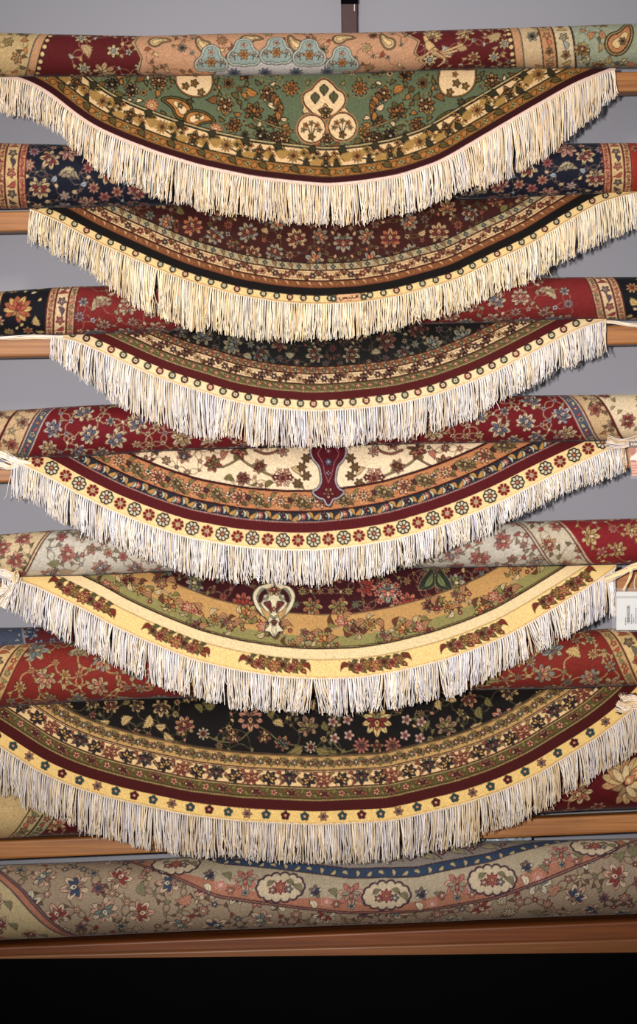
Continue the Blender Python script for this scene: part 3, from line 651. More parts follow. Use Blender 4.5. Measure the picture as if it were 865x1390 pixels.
def roll_1(cv, A):
    rng = np.random.default_rng(101); TAN, GR, RED, PE = C(206, 172, 116), C(160, 160, 134), C(118, 34, 36), C(202, 148, 108)
    out = C(70, 50, 36); CM = C(226, 188, 126); SG = C(176, 176, 158)
    cv.img[:] = RED
    X, Y = cv.full()
    sc = scatter(cv, lambda x, y, r: 100 < x < 220 or 545 < x < 700, [
        (60, 12, 15, m_palm([C(206, 150, 104)], [RED, TAN], [CM], out), 2), (200, 9, 12, m_flow([CM, TAN], [SG, C(170, 90, 60)], out, (6, 7)), 1.5),
        (300, 6, 10, m_saz([C(190, 160, 110), SG], C(120, 60, 48)), 1.5), (500, 4, 6, m_flow([CM, SG], [C(150, 80, 50)], out, (5, 6)), 2), (400, 3, 4.5, m_leaf([CM, TAN, SG], C(110, 60, 44), .5), 2)], rng, None, C(190, 150, 100))
    # peach medallion with scalloped edge
    L_ = [(205, -6), (192, 12), (186, A * .35), (196, A * .6), (190, A * .85), (205, A + 8)]
    R_ = [(560, A + 8), (574, A * .8), (560, A * .6), (566, A * .42), (546, A * .25), (540, -6)]
    poly(cv, L_ + R_, [(2.6, C(200, 170, 120)), (1.2, out), (0, PE)])
    rg = np.random.default_rng(5)
    for k in range(6): paisley(cv, 215 + k * 62, 26 + 10 * (k % 2), 10, 1.0 * (-1) ** k, 1, C(214, 178, 126), C(170, 134, 84), CM, out)
    scatter(cv, lambda x, y, r: 200 < x < 555, [(200, 6, 9, m_flow([SG, C(206, 120, 80), CM], [out, TAN], out, (6, 8)), 2), (400, 3, 5, m_leaf([C(150, 120, 70), CM, C(176, 84, 54)], out, .5), 1.5), (300, 3, 4, m_flow([CM, SG], [out], out, (5,)), 1.5)], rg, None, C(140, 90, 60), [(215 + k * 62, 26 + 10 * (k % 2), 12) for k in range(6)])
    poly(cv, [(285, A + 10), (300, A * .72), (330, A * .6), (400, A * .55), (455, A * .68), (470, A + 10)], [(1.5, C(90, 84, 80)), (0, C(196, 184, 176))])
    for k in range(5):
        cx = 288 + k * 44; cy = A * (.66, .55, .52, .56, .7)[k]
        lob = ((0, 2, 15), (-11, 6, 10), (11, 6, 10), (0, -9, 11))
        for g, col in ((2.6, C(84, 82, 78)), (1.4, C(188, 186, 166)), (-.6, C(96, 96, 92)), (-1.4, C(150, 162, 150))):
            for a, b, r in lob: disc(cv, cx + a, cy + b, r + g, [(0, col)])
        flower(cv, cx, cy + 2, 8, 0, 6, C(206, 156, 94), C(190, 110, 50), out); sprig(cv, cx - 13, cy + 5, 5, -.3, [C(226, 206, 176)] * 2, out, out); sprig(cv, cx + 13, cy + 5, 5, .3, [C(226, 206, 176)] * 2, out, out); flower(cv, cx, cy - 11, 4.6, 0, 5, C(214, 170, 140), C(160, 90, 60), out)
    for k in range(4): flower(cv, 318 + k * 42, A * .9, 10, .2, 9, C(150, 152, 160), C(90, 90, 110), C(70, 66, 72))
    # long-tailed bird woven on the red ground
    bx, by = 584, A * .52
    sweep(cv, cat([(bx - 8, by - 16), (bx - 6, by - 9), (bx - 1, by), (bx + 6, by + 7)], 1), np.interp(np.arange(len(cat([(bx - 8, by - 16), (bx - 6, by - 9), (bx - 1, by), (bx + 6, by + 7)], 1))), [0, 6, 16, 24], [2.4, 2.6, 5.6, 4.5]), [(.8, out), (0, C(214, 172, 112))])
    for k in range(5): vine(cv, [(bx + 4, by + 6), (bx + 18, by + 6 + 3 * k), (bx + 42 - 8 * k, by - 2 + 8 * k)], 1.1, C(214, 176, 120), C(130, 80, 56))
    for k in range(4): vine(cv, [(bx + 2, by + 4), (bx - 8 - 2 * k, by + 10 + 2 * k), (bx - 20 + 4 * k, by + 16 + 3 * k)], 1.1, C(206, 166, 110), C(130, 80, 56))
    # left and right rings
    for sg, xt, xb in ((-1, 74, 46), (1, 688, 700)):
        o = side(cv, xt, xb, sg, A)
        cv.all(-o, TAN if sg < 0 else C(210, 176, 130)); cv.all(np.maximum(-o, o - 12), C(206, 150, 104)); cv.all(np.abs(o) - 1.2, out); cv.all(np.abs(o - 12) - 1, C(110, 100, 84))
        for k in range(10):
            y = k * A / 9; x = xt + (xb - xt) * y / A - sg * 3; disc(cv, x, y, 2.8, [(1, out), (0, CM)])
        rr = np.random.default_rng(7)
        scatter(cv, (lambda x, y, r: x < 48) if sg < 0 else (lambda x, y, r: 714 < x < 735), [(200, 6, 9, m_flow([SG, C(190, 160, 90), C(206, 130, 70)], [out, TAN], out, (5, 6)), 1), (400, 3, 5, m_leaf([C(130, 120, 70), C(206, 130, 70)], out, .55), 1)], rr, None, C(120, 100, 60))
    ring_band(cv, 726, 738, 1, A, 0, 18, C(206, 146, 96), out, [(C(180, 160, 100), C(120, 60, 40), out), (C(212, 120, 80), CM, out)], 22, None, 6)
    ring_band(cv, 745, 757, 1, A, 0, 24, C(214, 186, 142), out, [(C(206, 166, 90), C(120, 80, 50), out), (C(160, 164, 150), CM, out)], 24, None, 7)
    o = side(cv, 770, 782, 1, A); cv.all(-o, C(164, 166, 136)); cv.all(np.abs(o) - 1.2, out)
    scatter(cv, lambda x, y, r: x > 786 and x < 1000, [(80, 10, 13, m_palm([C(190, 160, 90), C(206, 140, 84)], [C(150, 90, 50)], [CM], out), 2), (150, 8, 11, m_flow([C(212, 170, 92), SG], [C(150, 90, 50)], out), 2), (300, 5, 8, m_saz([C(190, 160, 100), C(206, 140, 90)], out), 1.5), (400, 3, 4, m_leaf([CM, C(206, 140, 90)], out, .5), 1.2)], rng, None, C(120, 110, 76), [(846, A * .45, 22)])
    paisley(cv, 838, A * .5, 18, 1.0, -1, C(206, 136, 80), C(176, 150, 90), CM, out); flower(cv, 841, A * .5, 6, 0, 6, C(190, 160, 90), out, out)

def roll_2(cv, A):
    rng = np.random.default_rng(102); cv.img[:] = C(38, 40, 58); out = C(110, 66, 62)
    A1, B1, P1, L1 = C(212, 180, 128), C(200, 168, 126), C(200, 136, 120), C(160, 168, 172); ou = C(60, 44, 50)
    scatter(cv, okx(cv, A, 44, 38, 812, 818), [
        (16, 12, 15, m_feather([A1, G_], ou), 1.5),
        (400, 13, 16, m_palm([A1, A1, P1, L1], [C(150, 60, 56), P1], [A1], ou), 2), (900, 8, 10, m_flow([A1, L1, P1], [C(150, 60, 56), A1], C(110, 60, 62), (6, 8)), 1.2),
        (700, 8, 11, m_saz([A1, C(180, 164, 120)], ou), 1.5), (1200, 5, 6.5, m_flow([A1, P1, B1], [C(150, 60, 56)], C(110, 60, 62), (5,)), .8),
        (1500, 3.2, 5, m_leaf([A1, B1, L1], ou, .6), .8), (900, 2.4, 3.2, m_flow([P1, A1], [C(140, 50, 50)], ou, (5,)), .8)], rng, 432, C(150, 124, 96))
    for sg, xt, xb in ((-1, 44, 38), (1, 812, 818)):
        o = side(cv, xt, xb, sg, A); cv.all(-o, C(206, 160, 108)); RL = C(120, 40, 38)
        ring_band(cv, xt, xb, sg, A, 0, 9, C(206, 150, 104), RL, [(C(176, 74, 62), A1, C(150, 70, 56))], 11, o, 3)
        ring_band(cv, xt, xb, sg, A, 10, 27, C(216, 180, 120), RL, [(C(190, 90, 70), A1, C(110, 40, 40)), (C(96, 80, 84), A1, C(60, 44, 48))], 25, o, 6.5)
        ring_band(cv, xt, xb, sg, A, 28, 37, C(204, 168, 112), RL, [(C(160, 70, 56), A1, C(140, 70, 56))], 12, o, 3)
        cv.all(38 - o, C(176, 56, 40))
        scatter(cv, (lambda x, y, r: x < 2) if sg < 0 else (lambda x, y, r: x > 858), [(200, 8, 10, m_flow([A1, B1], [C(130, 40, 34)], C(130, 50, 36)), 2), (300, 3, 5, m_leaf([A1], C(130, 50, 36), .5), 1.2)], rng)

def roll_3(cv, A):
    rng = np.random.default_rng(103); cv.img[:] = C(148, 44, 42)
    A1, L1, G1 = C(210, 184, 144), C(184, 186, 184), C(156, 142, 100); ou = C(90, 40, 40)
    scatter(cv, okx(cv, A, 112, 104, 786, 806), [
        (16, 12, 15, m_feather([A1, G_], ou), 1.5),
        (500, 12, 14, m_palm([A1, A1, L1], [C(116, 122, 136), C(180, 96, 80)], [A1], C(80, 44, 44)), 2), (900, 7, 9, m_flow([L1, A1], [C(90, 100, 120), C(150, 70, 60)], C(86, 60, 66), (6, 8)), 2),
        (700, 7, 10, m_saz([A1, G1], ou), 2), (900, 4, 6, m_flow([L1, A1], [C(140, 60, 56)], C(90, 56, 60), (5,)), 1.6), (1200, 3, 4.6, m_leaf([A1, G1], ou, .55), 1.4)], rng, 440, C(170, 130, 96))
    NAV = C(34, 32, 40)
    for sg, xt, xb in ((-1, 112, 100), (1, 790, 812)):
        o = side(cv, xt, xb, sg, A); RL = C(110, 40, 38)
        ring_band(cv, xt, xb, sg, A, 0, 10, C(196, 158, 114), RL, [(C(206, 120, 90), A1, C(130, 70, 56)), (C(140, 124, 84), A1, C(110, 80, 60))], 13, o, 3.4)
        ring_band(cv, xt, xb, sg, A, 11, 27, C(222, 188, 140), RL, [(C(176, 66, 62), A1, C(96, 36, 36)), (C(110, 84, 96), A1, C(70, 44, 52))], 25, o, 6.5)
        ring_band(cv, xt, xb, sg, A, 28, 38, C(200, 160, 112), RL, [(C(180, 80, 66), A1, C(130, 70, 56))], 12, o, 3)
        cv.all(39 - o, NAV)
        t = [(30, A * .45, 19)] if sg < 0 else []
        scatter(cv, (lambda x, y, r: x < 60 - r * .5) if sg < 0 else (lambda x, y, r: x > 850), [(300, 8, 10, m_flow([C(206, 166, 96), A1], [C(150, 60, 44), G1], C(90, 60, 40)), 1), (500, 5, 7, m_saz([C(206, 170, 104)], C(40, 32, 34)), .8), (700, 3, 5, m_leaf([C(206, 170, 104), A1], C(40, 32, 34), .6), .8)], rng, None, None, t)
        if sg < 0: palmette(cv, 30, A * .45, 19, .5, C(212, 170, 96), C(190, 100, 70), C(170, 60, 44), C(110, 50, 36), 15)
        if sg < 0: ring_band(cv, 10, -2, -1, A, 0, 14, C(206, 164, 104), C(60, 40, 36), [(C(170, 84, 60), A1, C(90, 44, 40))], 20, None, 5)

def roll_4(cv, A):
    rng = np.random.default_rng(104); cv.img[:] = C(136, 28, 36)
    A1, L1, G1 = C(214, 192, 152), C(180, 178, 178), C(164, 152, 108); ou = C(84, 36, 38)
    scatter(cv, okx(cv, A, 92, 44, 744, 790), [
        (16, 12, 15, m_feather([A1, G_], ou), 1.5),
        (500, 12, 15, m_palm([A1, A1, L1], [C(100, 110, 130), C(180, 150, 96)], [A1], ou), 3), (700, 7, 9, m_flow([A1, L1], [C(80, 96, 120), C(190, 140, 80)], ou, (5, 6)), 3),
        (700, 7, 11, m_saz([A1, G1], ou), 2.5), (800, 4, 5.5, m_flow([L1, A1], [C(150, 60, 56)], ou, (5,)), 2), (900, 3, 4.6, m_leaf([A1, G1], ou, .55), 2)], rng, 418, C(176, 148, 106), None, .8)
    for sg, xt, xb in ((-1, 80, 34), (1, 752, 800)):
        o = side(cv, xt, xb, sg, A); cv.all(-o, C(206, 170, 124))
        BL = C(84, 96, 116)
        ring_band(cv, xt, xb, sg, A, 0, 13, BL, C(206, 170, 140), [(C(190, 84, 72), A1, C(60, 60, 80)), (C(196, 176, 120), C(150, 70, 60), C(60, 60, 76))], 15, o, 4.6)
        cv.all(np.abs(o - 15) - 1.0, C(104, 40, 40))
        scatter(cv, (lambda x, y, r: x < 20 + (1 - y / A) * 36) if sg < 0 else (lambda x, y, r: 826 - (1 - y / A) * 44 < x < 1000), [
            (300, 9, 11, m_flow([C(206, 130, 100), C(190, 176, 140)], [C(130, 60, 50), C(90, 96, 110)], C(96, 60, 48), (6, 8)), 1.5), (500, 4, 6, m_flow([C(190, 90, 80), G1], [A1], C(96, 60, 48), (5,)), 1.5), (600, 3, 5, m_leaf([G1, C(190, 120, 80)], C(96, 66, 48), .5), 1.5)], rng, None, C(130, 100, 70))
        w = 44
        cv.all(np.maximum(w + 1 - o, o - w - 200), C(226, 200, 160)) if sg > 0 else None
        cv.all(np.abs(o - w) - 1.6, C(104, 30, 34))
        scatter(cv, (lambda x, y, r: x < -30) if sg < 0 else (lambda x, y, r: x > 852 - (1 - y / A) * 44), [(300, 8, 11, m_palm([C(176, 150, 90), C(190, 96, 80)], [C(150, 50, 46)], [A1], C(96, 60, 48)), 2), (500, 3, 5, m_leaf([G1], C(96, 66, 48), .5), 1.5)], rng)

def roll_5(cv, A):
    rng = np.random.default_rng(105); cv.img[:] = C(202, 190, 172)
    A1, L1, G1, R1 = C(222, 200, 160), C(150, 156, 166), C(146, 140, 96), C(184, 92, 84); ou = C(96, 70, 60)
    scatter(cv, okx(cv, A, 90, 40, 700, 740), [
        (500, 12, 15, m_palm([C(206, 170, 130), C(196, 120, 110)], [R1, C(150, 150, 150)], [A1], ou), 4), (700, 6, 9, m_flow([C(206, 120, 110), C(214, 180, 130)], [R1, G1], ou, (5, 6)), 3),
        (700, 7, 10, m_saz([G1, C(190, 160, 130)], ou), 3), (800, 3.5, 5, m_flow([R1, L1], [A1], ou, (5,)), 2.5), (900, 3, 4.6, m_leaf([G1, R1], ou, .5), 2.5)], rng, None, C(146, 130, 100), None, .8)
    RD = C(158, 38, 44)
    for sg, xt, xb in ((-1, 78, 28), (1, 694, 752)):
        o = side(cv, xt, xb, sg, A); cv.all(-o, C(214, 186, 140) if sg < 0 else C(204, 186, 158))
        cv.all(np.abs(o) - 1.0, C(110, 70, 60)); cv.all(np.abs(o - 4) - 1.0, C(120, 80, 66))
        scatter(cv, (lambda x, y, r: x < 26 + (1 - y / A) * 40) if sg < 0 else (lambda x, y, r: 760 - (1 - y / A) * 46 < x < 800), [
            (300, 11, 13, m_palm([C(206, 160, 100), C(206, 120, 104)], [C(176, 74, 64)], [A1], ou), 1.5), (400, 7, 10, m_flow([C(206, 110, 96), C(196, 170, 110)], [C(160, 60, 56)], ou), 1.5), (500, 3, 5, m_leaf([G1, R1], ou, .5), 1.5)], rng, None, C(130, 110, 80))
        w = 62 if sg < 0 else 46
        cv.all(w + 3 - o, RD); cv.all(np.abs(o - w) - 1, C(110, 60, 50)); cv.all(np.abs(o - w - 3) - .8, C(206, 180, 140))
        scatter(cv, (lambda x, y, r: x < -20) if sg < 0 else (lambda x, y, r: x > 822 - (1 - y / A) * 50), [
            (300, 11, 14, m_palm([C(214, 180, 110), C(206, 150, 100)], [R1, C(190, 160, 90)], [A1], C(110, 50, 40)), 1.5), (400, 7, 9, m_flow([C(216, 186, 124), C(212, 140, 120)], [R1], C(110, 50, 40)), 1.5), (500, 5, 8, m_saz([C(206, 180, 120), G1], C(110, 50, 40)), 1.5), (500, 3, 5, m_leaf([A1, G1], C(110, 50, 40), .5), 1.2)], rng, None, C(190, 150, 90))

def roll_6(cv, A):
    rng = np.random.default_rng(106); cv.img[:] = C(156, 50, 38)
    A1, L1, G1 = C(212, 178, 116), C(158, 156, 142), C(162, 140, 84); ou = C(90, 50, 36)
    scatter(cv, okx(cv, A, 62, 0, 800, 846), [
        (16, 12, 15, m_feather([A1, G_], ou), 1.5),
        (400, 14, 18, m_palm([C(196, 170, 124), L1], [C(206, 130, 100), C(120, 130, 130)], [A1], ou), 3), (700, 8, 11, m_flow([A1, L1], [C(120, 120, 90), C(190, 130, 60)], ou, (5, 6, 8)), 2.5),
        (700, 9, 13, m_saz([C(206, 172, 104), G1], ou), 2.5), (900, 5.5, 7, m_flow([A1, L1], [C(190, 110, 60)], ou, (6,)), 2), (1000, 3, 5, m_leaf([A1, G1], ou, .55), 1.8)], rng, None, C(190, 158, 100), None, .9)
    for sg, xt, xb in ((-1, 52, -10), (1, 804, 856)):
        o = side(cv, xt, xb, sg, A); cv.all(-o, C(206, 166, 104)); RL = C(110, 56, 40)
        ring_band(cv, xt, xb, sg, A, 0, 14, C(204, 160, 100), RL, [(C(196, 90, 56), A1, C(120, 60, 40)), (C(150, 140, 90), A1, C(110, 80, 50))], 16, o, 5)
        ring_band(cv, xt, xb, sg, A, 15, 38, C(222, 184, 120), RL, [(C(190, 100, 60), A1, C(120, 56, 40)), (C(120, 110, 90), A1, C(84, 60, 44)), (C(206, 130, 80), C(150, 60, 40), C(110, 50, 36))], 26, o, 8)
        cv.all(39 - o, C(120, 40, 36))

def roll_7(cv, A):
    rng = np.random.default_rng(107); cv.img[:] = C(118, 24, 28)
    A1, G1, P1 = C(206, 172, 116), C(150, 138, 92), C(212, 160, 120); ou = C(84, 44, 34)
    scatter(cv, okx(cv, A, 100, 60, 1000, 1000), [
        (300, 14, 18, m_palm([A1, P1], [C(190, 110, 80)], [C(226, 196, 140)], ou), 5), (500, 9, 12, m_flow([P1, A1], [C(160, 40, 40)], ou, (6,)), 4), (700, 9, 13, m_saz([A1, G1], ou), 4), (500, 3.5, 5, m_leaf([A1, G1], ou, .5), 4)], rng, None, C(176, 140, 92), [(846, A * .52, 34)], .9)
    palmette(cv, 848, A * .50, 34, .9, C(212, 176, 112), C(222, 190, 134), C(206, 130, 84), ou, 17)
    flower(cv, 808, A * .8, 12, 0, 6, P1, C(160, 40, 40), ou)
    o = side(cv, 130, 44, -1, A); cv.all(-o, C(190, 160, 106)); RL = C(90, 60, 44)
    ring_band(cv, 130, 44, -1, A, 0, 15, C(170, 158, 112), RL, [(C(180, 84, 64), A1, ou), (C(110, 118, 90), A1, ou)], 18, o, 5)
    ring_band(cv, 130, 44, -1, A, 16, 34, C(196, 170, 116), RL, [(C(196, 120, 84), A1, ou), (C(130, 128, 90), A1, ou)], 18, o, 7)
    cv.all(36 - o, C(206, 172, 114))
    o = side(cv, 600, 820, 1, A * 1.0); cv.all(np.maximum(o * 0 - 1, np.maximum(0, 0)) + np.maximum(A * .93 - cv.full()[1], 0) * 5, C(150, 134, 96))

def roll_8(cv, A):
    rng = np.random.default_rng(108); cv.img[:] = C(168, 144, 116)
    A1, G1, R1, N1, SA = C(222, 202, 166), C(140, 132, 96), C(160, 66, 60), C(66, 84, 112), C(186, 122, 92); ou = C(84, 60, 52)
    X, Y = cv.full()
    scatter(cv, lambda x, y, r: 0 < x < 1000, [
        (500, 15, 20, m_palm([C(206, 160, 130), C(200, 190, 160)], [R1, C(120, 130, 120), N1], [A1], ou), 3), (600, 8, 11, m_flow([C(190, 100, 90), C(206, 190, 150)], [N1, A1], ou, (6, 8)), 2.5),
        (700, 8, 13, m_saz([G1, C(190, 130, 100)], ou), 2.5), (900, 4.5, 6.5, m_flow([R1, C(206, 130, 110), N1], [A1], ou, (5, 6)), 2), (1500, 3, 5.5, m_leaf([G1, R1, C(206, 180, 130)], ou, .5), 1.6)], rng, None, C(120, 90, 70), None, .8)
    # big curved border: lower line then salmon ground, cream cartouches, blue line, grey field beyond
    low = [(-100, -160), (100, -70), (165, 0), (194, 24), (295, 77), (400, 98), (470, 111), (565, 114), (669, 96), (738, 73), (808, 47), (842, 26), (880, 0), (950, -60), (1100, -200)]
    lowc = np.interp(cv.xs, [a for a, _ in low], [b for _, b in low])
    k = np.hanning(81); k /= k.sum(); lowc = np.convolve(np.pad(lowc, 40, 'edge'), k, 'valid')
    m = np.gradient(lowc, cv.xs); up = (lowc[None, :] - Y) / np.sqrt(1 + m * m)[None, :]
    lowf = lambda x: float(np.interp(x, cv.xs, lowc))
    cv.all(-up, SA)
    cv.all(16 + 4 * np.sin(X / 22.) - up, C(180, 162, 132))
    for i, x in enumerate(range(100, 880, 47)):
        y = lowf(x) - 26; t = i % 3
        if t == 0:
            n = 14
            for lay, col in ((22, C(84, 56, 70)), (20.6, C(204, 182, 148))):
                for j in range(n): a = j * 6.283 / n; disc(cv, x + (lay + 5) * math.cos(a), y + (lay - 7) * math.sin(a), lay - 15, [(0, col)])
                poly(cv, [(x + (lay + 5) * math.cos(j * .2), y + (lay - 7) * math.sin(j * .2)) for j in range(32)], [(0, col)])
            flower(cv, x, y, 10, 0, 8, C(190, 80, 84), C(206, 150, 90), C(96, 40, 50))
            for sg in (-1, 1): flower(cv, x + sg * 11, y + 3, 6, 0, 5, [C(150, 60, 60), N1][sg > 0], A1, ou); leaf(cv, x + sg * 13, y - 6, 11, sg * .5, .5, .1, G1, ou)
        elif t == 1:
            palmette(cv, x, y, 9, 2.6, C(206, 190, 160), N1, C(60, 50, 70), ou, 7); flower(cv, x + 14, y + 14, 8, 0, 7, C(190, 70, 76), C(214, 170, 150), C(206, 170, 140)); leaf(cv, x - 5, y + 18, 16, 1.2, .5, .2, A1, ou)
        else:
            palmette(cv, x, y, 17, math.pi, C(206, 170, 140), C(150, 150, 120), C(190, 90, 80), C(120, 50, 50), 11); flower(cv, x, y + 14, 6, 0, 5, C(206, 200, 170), N1, ou)
            for sg in (-1, 1): flower(cv, x + sg * 20, y + 10, 6, 0, 6, C(196, 90, 90), A1, ou)
        leaf(cv, x + 22, y + 3, 15, .8, .5, .25, G1, ou)
    o2 = up - 50
    cv.all(-o2, N1); cv.all(13 - o2, C(156, 142, 130))
    for d in (0, 3, 50, 63): cv.all(np.abs(up - d) - .9, C(84, 60, 66))
    for x in range(180, 820, 16):
        y = lowf(x) - 56; leaf(cv, x, y, 9, .5 + (x % 3), .5, .2, C(196, 170, 120), C(50, 60, 84), 0, False)
    for i, x in enumerate(range(200, 800, 42)):
        y = lowf(x) - 78; vine(cv, [(x - 20, y + 6), (x - 8, y - 5), (x + 8, y - 5), (x + 20, y + 6)], 1, C(96, 60, 70)); leaf(cv, x, y + 3, 22, .3, .5, .2, C(176, 160, 120), C(70, 50, 56)); flower(cv, x + 20, y - 4, 5, 0, 5, R1, A1, ou)
        for j in range(3): flower(cv, x + j * 14 - 14, y - 22 - 5 * (j % 2), 6, 0, 6, [C(170, 100, 96), N1, C(190, 160, 120)][j], A1, ou)
    # second curved border at the far left
    L2 = np.interp(Y, [0, A * .35, A], [-18, 40, 128]); o = (L2 - X) * .75
    cv.all(-o, SA); cv.all(np.where((o > 12) & (o < 70), -9, 9), C(196, 172, 124))
    for d in (0, 3, 12): cv.all(np.abs(o - d) - .9, C(66, 56, 76))
    for x, y in ((8, A * .62), (46, A * .78), (20, A * .9), (2, A * .42)): palmette(cv, x, y, 12, .7, C(206, 170, 130), R1, A1, ou, 9); leaf(cv, x + 16, y + 8, 15, 1, .5, .2, G1, ou); flower(cv, x - 3, y + 16, 6, 0, 6, R1, A1, ou)

def roll_9(cv, A):
    rng = np.random.default_rng(109); cv.img[:] = C(120, 40, 44); ou = C(50, 46, 60)
    scatter(cv, lambda x, y, r: True, [(500, 8, 12, m_palm([C(120, 136, 156), C(150, 156, 160)], [C(70, 84, 110)], [C(180, 180, 170)], ou), 1.5), (900, 4, 6, m_flow([C(130, 146, 166), C(150, 140, 130)], [C(110, 50, 56)], ou), 1.2), (900, 3, 5, m_leaf([C(110, 126, 140)], ou, .5), 1)], rng)
    o = side(cv, 30, 46, -1, A); cv.all(-o, C(88, 96, 116)); cv.all(np.abs(o) - 1.2, C(150, 150, 150))
    scatter(cv, lambda x, y, r: x < 32, [(300, 6, 8, m_flow([C(140, 150, 164), C(110, 110, 120)], [C(110, 60, 64)], ou), 1), (400, 3, 4, m_leaf([C(150, 156, 160)], ou, .5), 1)], rng)

# ------------------------------------------------------------------ materials
def lin(c):
    c = np.asarray(c, np.float64) / 255.0
    return np.where(c <= .04045, c / 12.92, ((c + .055) / 1.055) ** 2.4)

def new_mat(name):
    m = bpy.data.materials.new(name); m.use_nodes = True; nt = m.node_tree; b = nt.nodes['Principled BSDF']
    return m, nt, b

def mat_woven(name, rough=.75, sheen=.08, bump=.06, scale=1500.):
    m, nt, b = new_mat(name)
    a = nt.nodes.new('ShaderNodeAttribute'); a.attribute_name = 'Col'
    tc = nt.nodes.new('ShaderNodeTexCoord'); n = nt.nodes.new('ShaderNodeTexNoise'); n.inputs['Scale'].default_value = scale; n.inputs['Detail'].default_value = 1
    nt.links.new(tc.outputs['Object'], n.inputs['Vector'])
    mr = nt.nodes.new('ShaderNodeMapRange'); mr.inputs[3].default_value = .92; mr.inputs[4].default_value = 1.08
    nt.links.new(n.outputs['Fac'], mr.inputs[0])
    mx = nt.nodes.new('ShaderNodeMix'); mx.data_type = 'RGBA'; mx.blend_type = 'MULTIPLY'; mx.inputs[0].default_value = 1
    nt.links.new(a.outputs['Color'], mx.inputs[6]); nt.links.new(mr.outputs[0], mx.inputs[7]); nt.links.new(mx.outputs[2], b.inputs['Base Color'])
    bp = nt.nodes.new('ShaderNodeBump'); bp.inputs['Strength'].default_value = bump; bp.inputs['Distance'].default_value = .0006
    nt.links.new(n.outputs['Fac'], bp.inputs['Height']); nt.links.new(bp.outputs[0], b.inputs['Normal'])
    b.inputs['Roughness'].default_value = rough; b.inputs['Specular IOR Level'].default_value = .1
    b.inputs['Sheen Weight'].default_value = sheen; b.inputs['Sheen Roughness'].default_value = .4
    return m

def mat_plain(name, col, rough=.6, metal=0., noise=.06, nscale=40., spec=.3):
    m, nt, b = new_mat(name)
    tc = nt.nodes.new('ShaderNodeTexCoord'); n = nt.nodes.new('ShaderNodeTexNoise'); n.inputs['Scale'].default_value = nscale; n.inputs['Detail'].default_value = 3
    nt.links.new(tc.outputs['Object'], n.inputs['Vector'])
    r = nt.nodes.new('ShaderNodeValToRGB'); c = lin(col)
    r.color_ramp.elements[0].position = .3; r.color_ramp.elements[1].position = .7
    r.color_ramp.elements[0].color = (*(c * (1 - noise)), 1); r.color_ramp.elements[1].color = (*(c * (1 + noise)), 1)
    nt.links.new(n.outputs['Fac'], r.inputs[0]); nt.links.new(r.outputs[0], b.inputs['Base Color'])
    b.inputs['Roughness'].default_value = rough; b.inputs['Metallic'].default_value = metal; b.inputs['Specular IOR Level'].default_value = spec
    return m

def mat_wood(name, c0, c1):
    m, nt, b = new_mat(name)
    tc = nt.nodes.new('ShaderNodeTexCoord'); mp = nt.nodes.new('ShaderNodeMapping'); mp.inputs['Scale'].default_value = (3, 60, 110)
    n = nt.nodes.new('ShaderNodeTexNoise'); n.inputs['Scale'].default_value = 1.4; n.inputs['Detail'].default_value = 6; n.inputs['Distortion'].default_value = .6
    nt.links.new(tc.outputs['Object'], mp.inputs[0]); nt.links.new(mp.outputs[0], n.inputs['Vector'])
    r = nt.nodes.new('ShaderNodeValToRGB'); r.color_ramp.elements[0].position = .32; r.color_ramp.elements[1].position = .68
    r.color_ramp.elements[0].color = (*lin(c0), 1); r.color_ramp.elements[1].color = (*lin(c1), 1)
    nt.links.new(n.outputs['Fac'], r.inputs[0]); nt.links.new(r.outputs[0], b.inputs['Base Color'])
    b.inputs['Roughness'].default_value = .42; b.inputs['Specular IOR Level'].default_value = .35
    return m

M_PILE = mat_woven('silk_pile')
M_THREAD = mat_woven('fringe_thread', .6, .1, .05, 2500.)
M_WOOD = mat_wood('varnished_wood', (138, 84, 42), (180, 120, 64))
M_WOOD2 = mat_wood('shaded_shelf_wood', (100, 50, 18), (126, 68, 28))  # darker wood: the lowest roll's shade is put into the board colour
M_WOOD3 = mat_wood('lit_ledge_wood', (112, 64, 28), (136, 82, 40))  # lighter copy of the board wood, its lit look put into the colour
M_WALL = mat_plain('wall_paint', (148, 146, 152), .85, 0, .015, 3.)
M_FLOOR = mat_plain('floor_tile', (120, 108, 98), .5, 0, .1, 6.)
M_BLACK = mat_plain('dark_plinth_paint', (4, 4, 4), .9, 0, .1, 20., .05)
M_POST = mat_plain('maroon_metal', (66, 40, 38), .5, 0, .1, 30., .3)
M_PAPER = mat_plain('tag_paper', (222, 218, 212), .7, 0, .015, 50.)
M_INK = mat_plain('tag_ink', (58, 56, 58), .8, 0, .1, 50.)
M_TAGRED = mat_plain('tag_peach_card', (226, 160, 128), .6, 0, .04, 50.)
M_TAGBR = mat_plain('tag_brown_print', (104, 60, 26), .6, 0, .08, 50.)
M_TAGLT = mat_plain('tag_white_print', (240, 228, 214), .6, 0, .02, 50.)
M_TAGOR = mat_plain('tag_rust_print', (176, 92, 60), .6, 0, .05, 50.)
def mat_clear():
    m, nt, b = new_mat('clear_plastic')
    n = nt.nodes.new('ShaderNodeTexNoise'); n.inputs['Scale'].default_value = 60.
    mr = nt.nodes.new('ShaderNodeMapRange'); mr.inputs[3].default_value = .12; mr.inputs[4].default_value = .22
    nt.links.new(n.outputs['Fac'], mr.inputs[0]); nt.links.new(mr.outputs[0], b.inputs['Roughness'])
    b.inputs['Base Color'].default_value = (.9, .9, .9, 1); b.inputs['Alpha'].default_value = .07; b.inputs['Specular IOR Level'].default_value = .15
    return m
M_CLEAR = mat_clear()

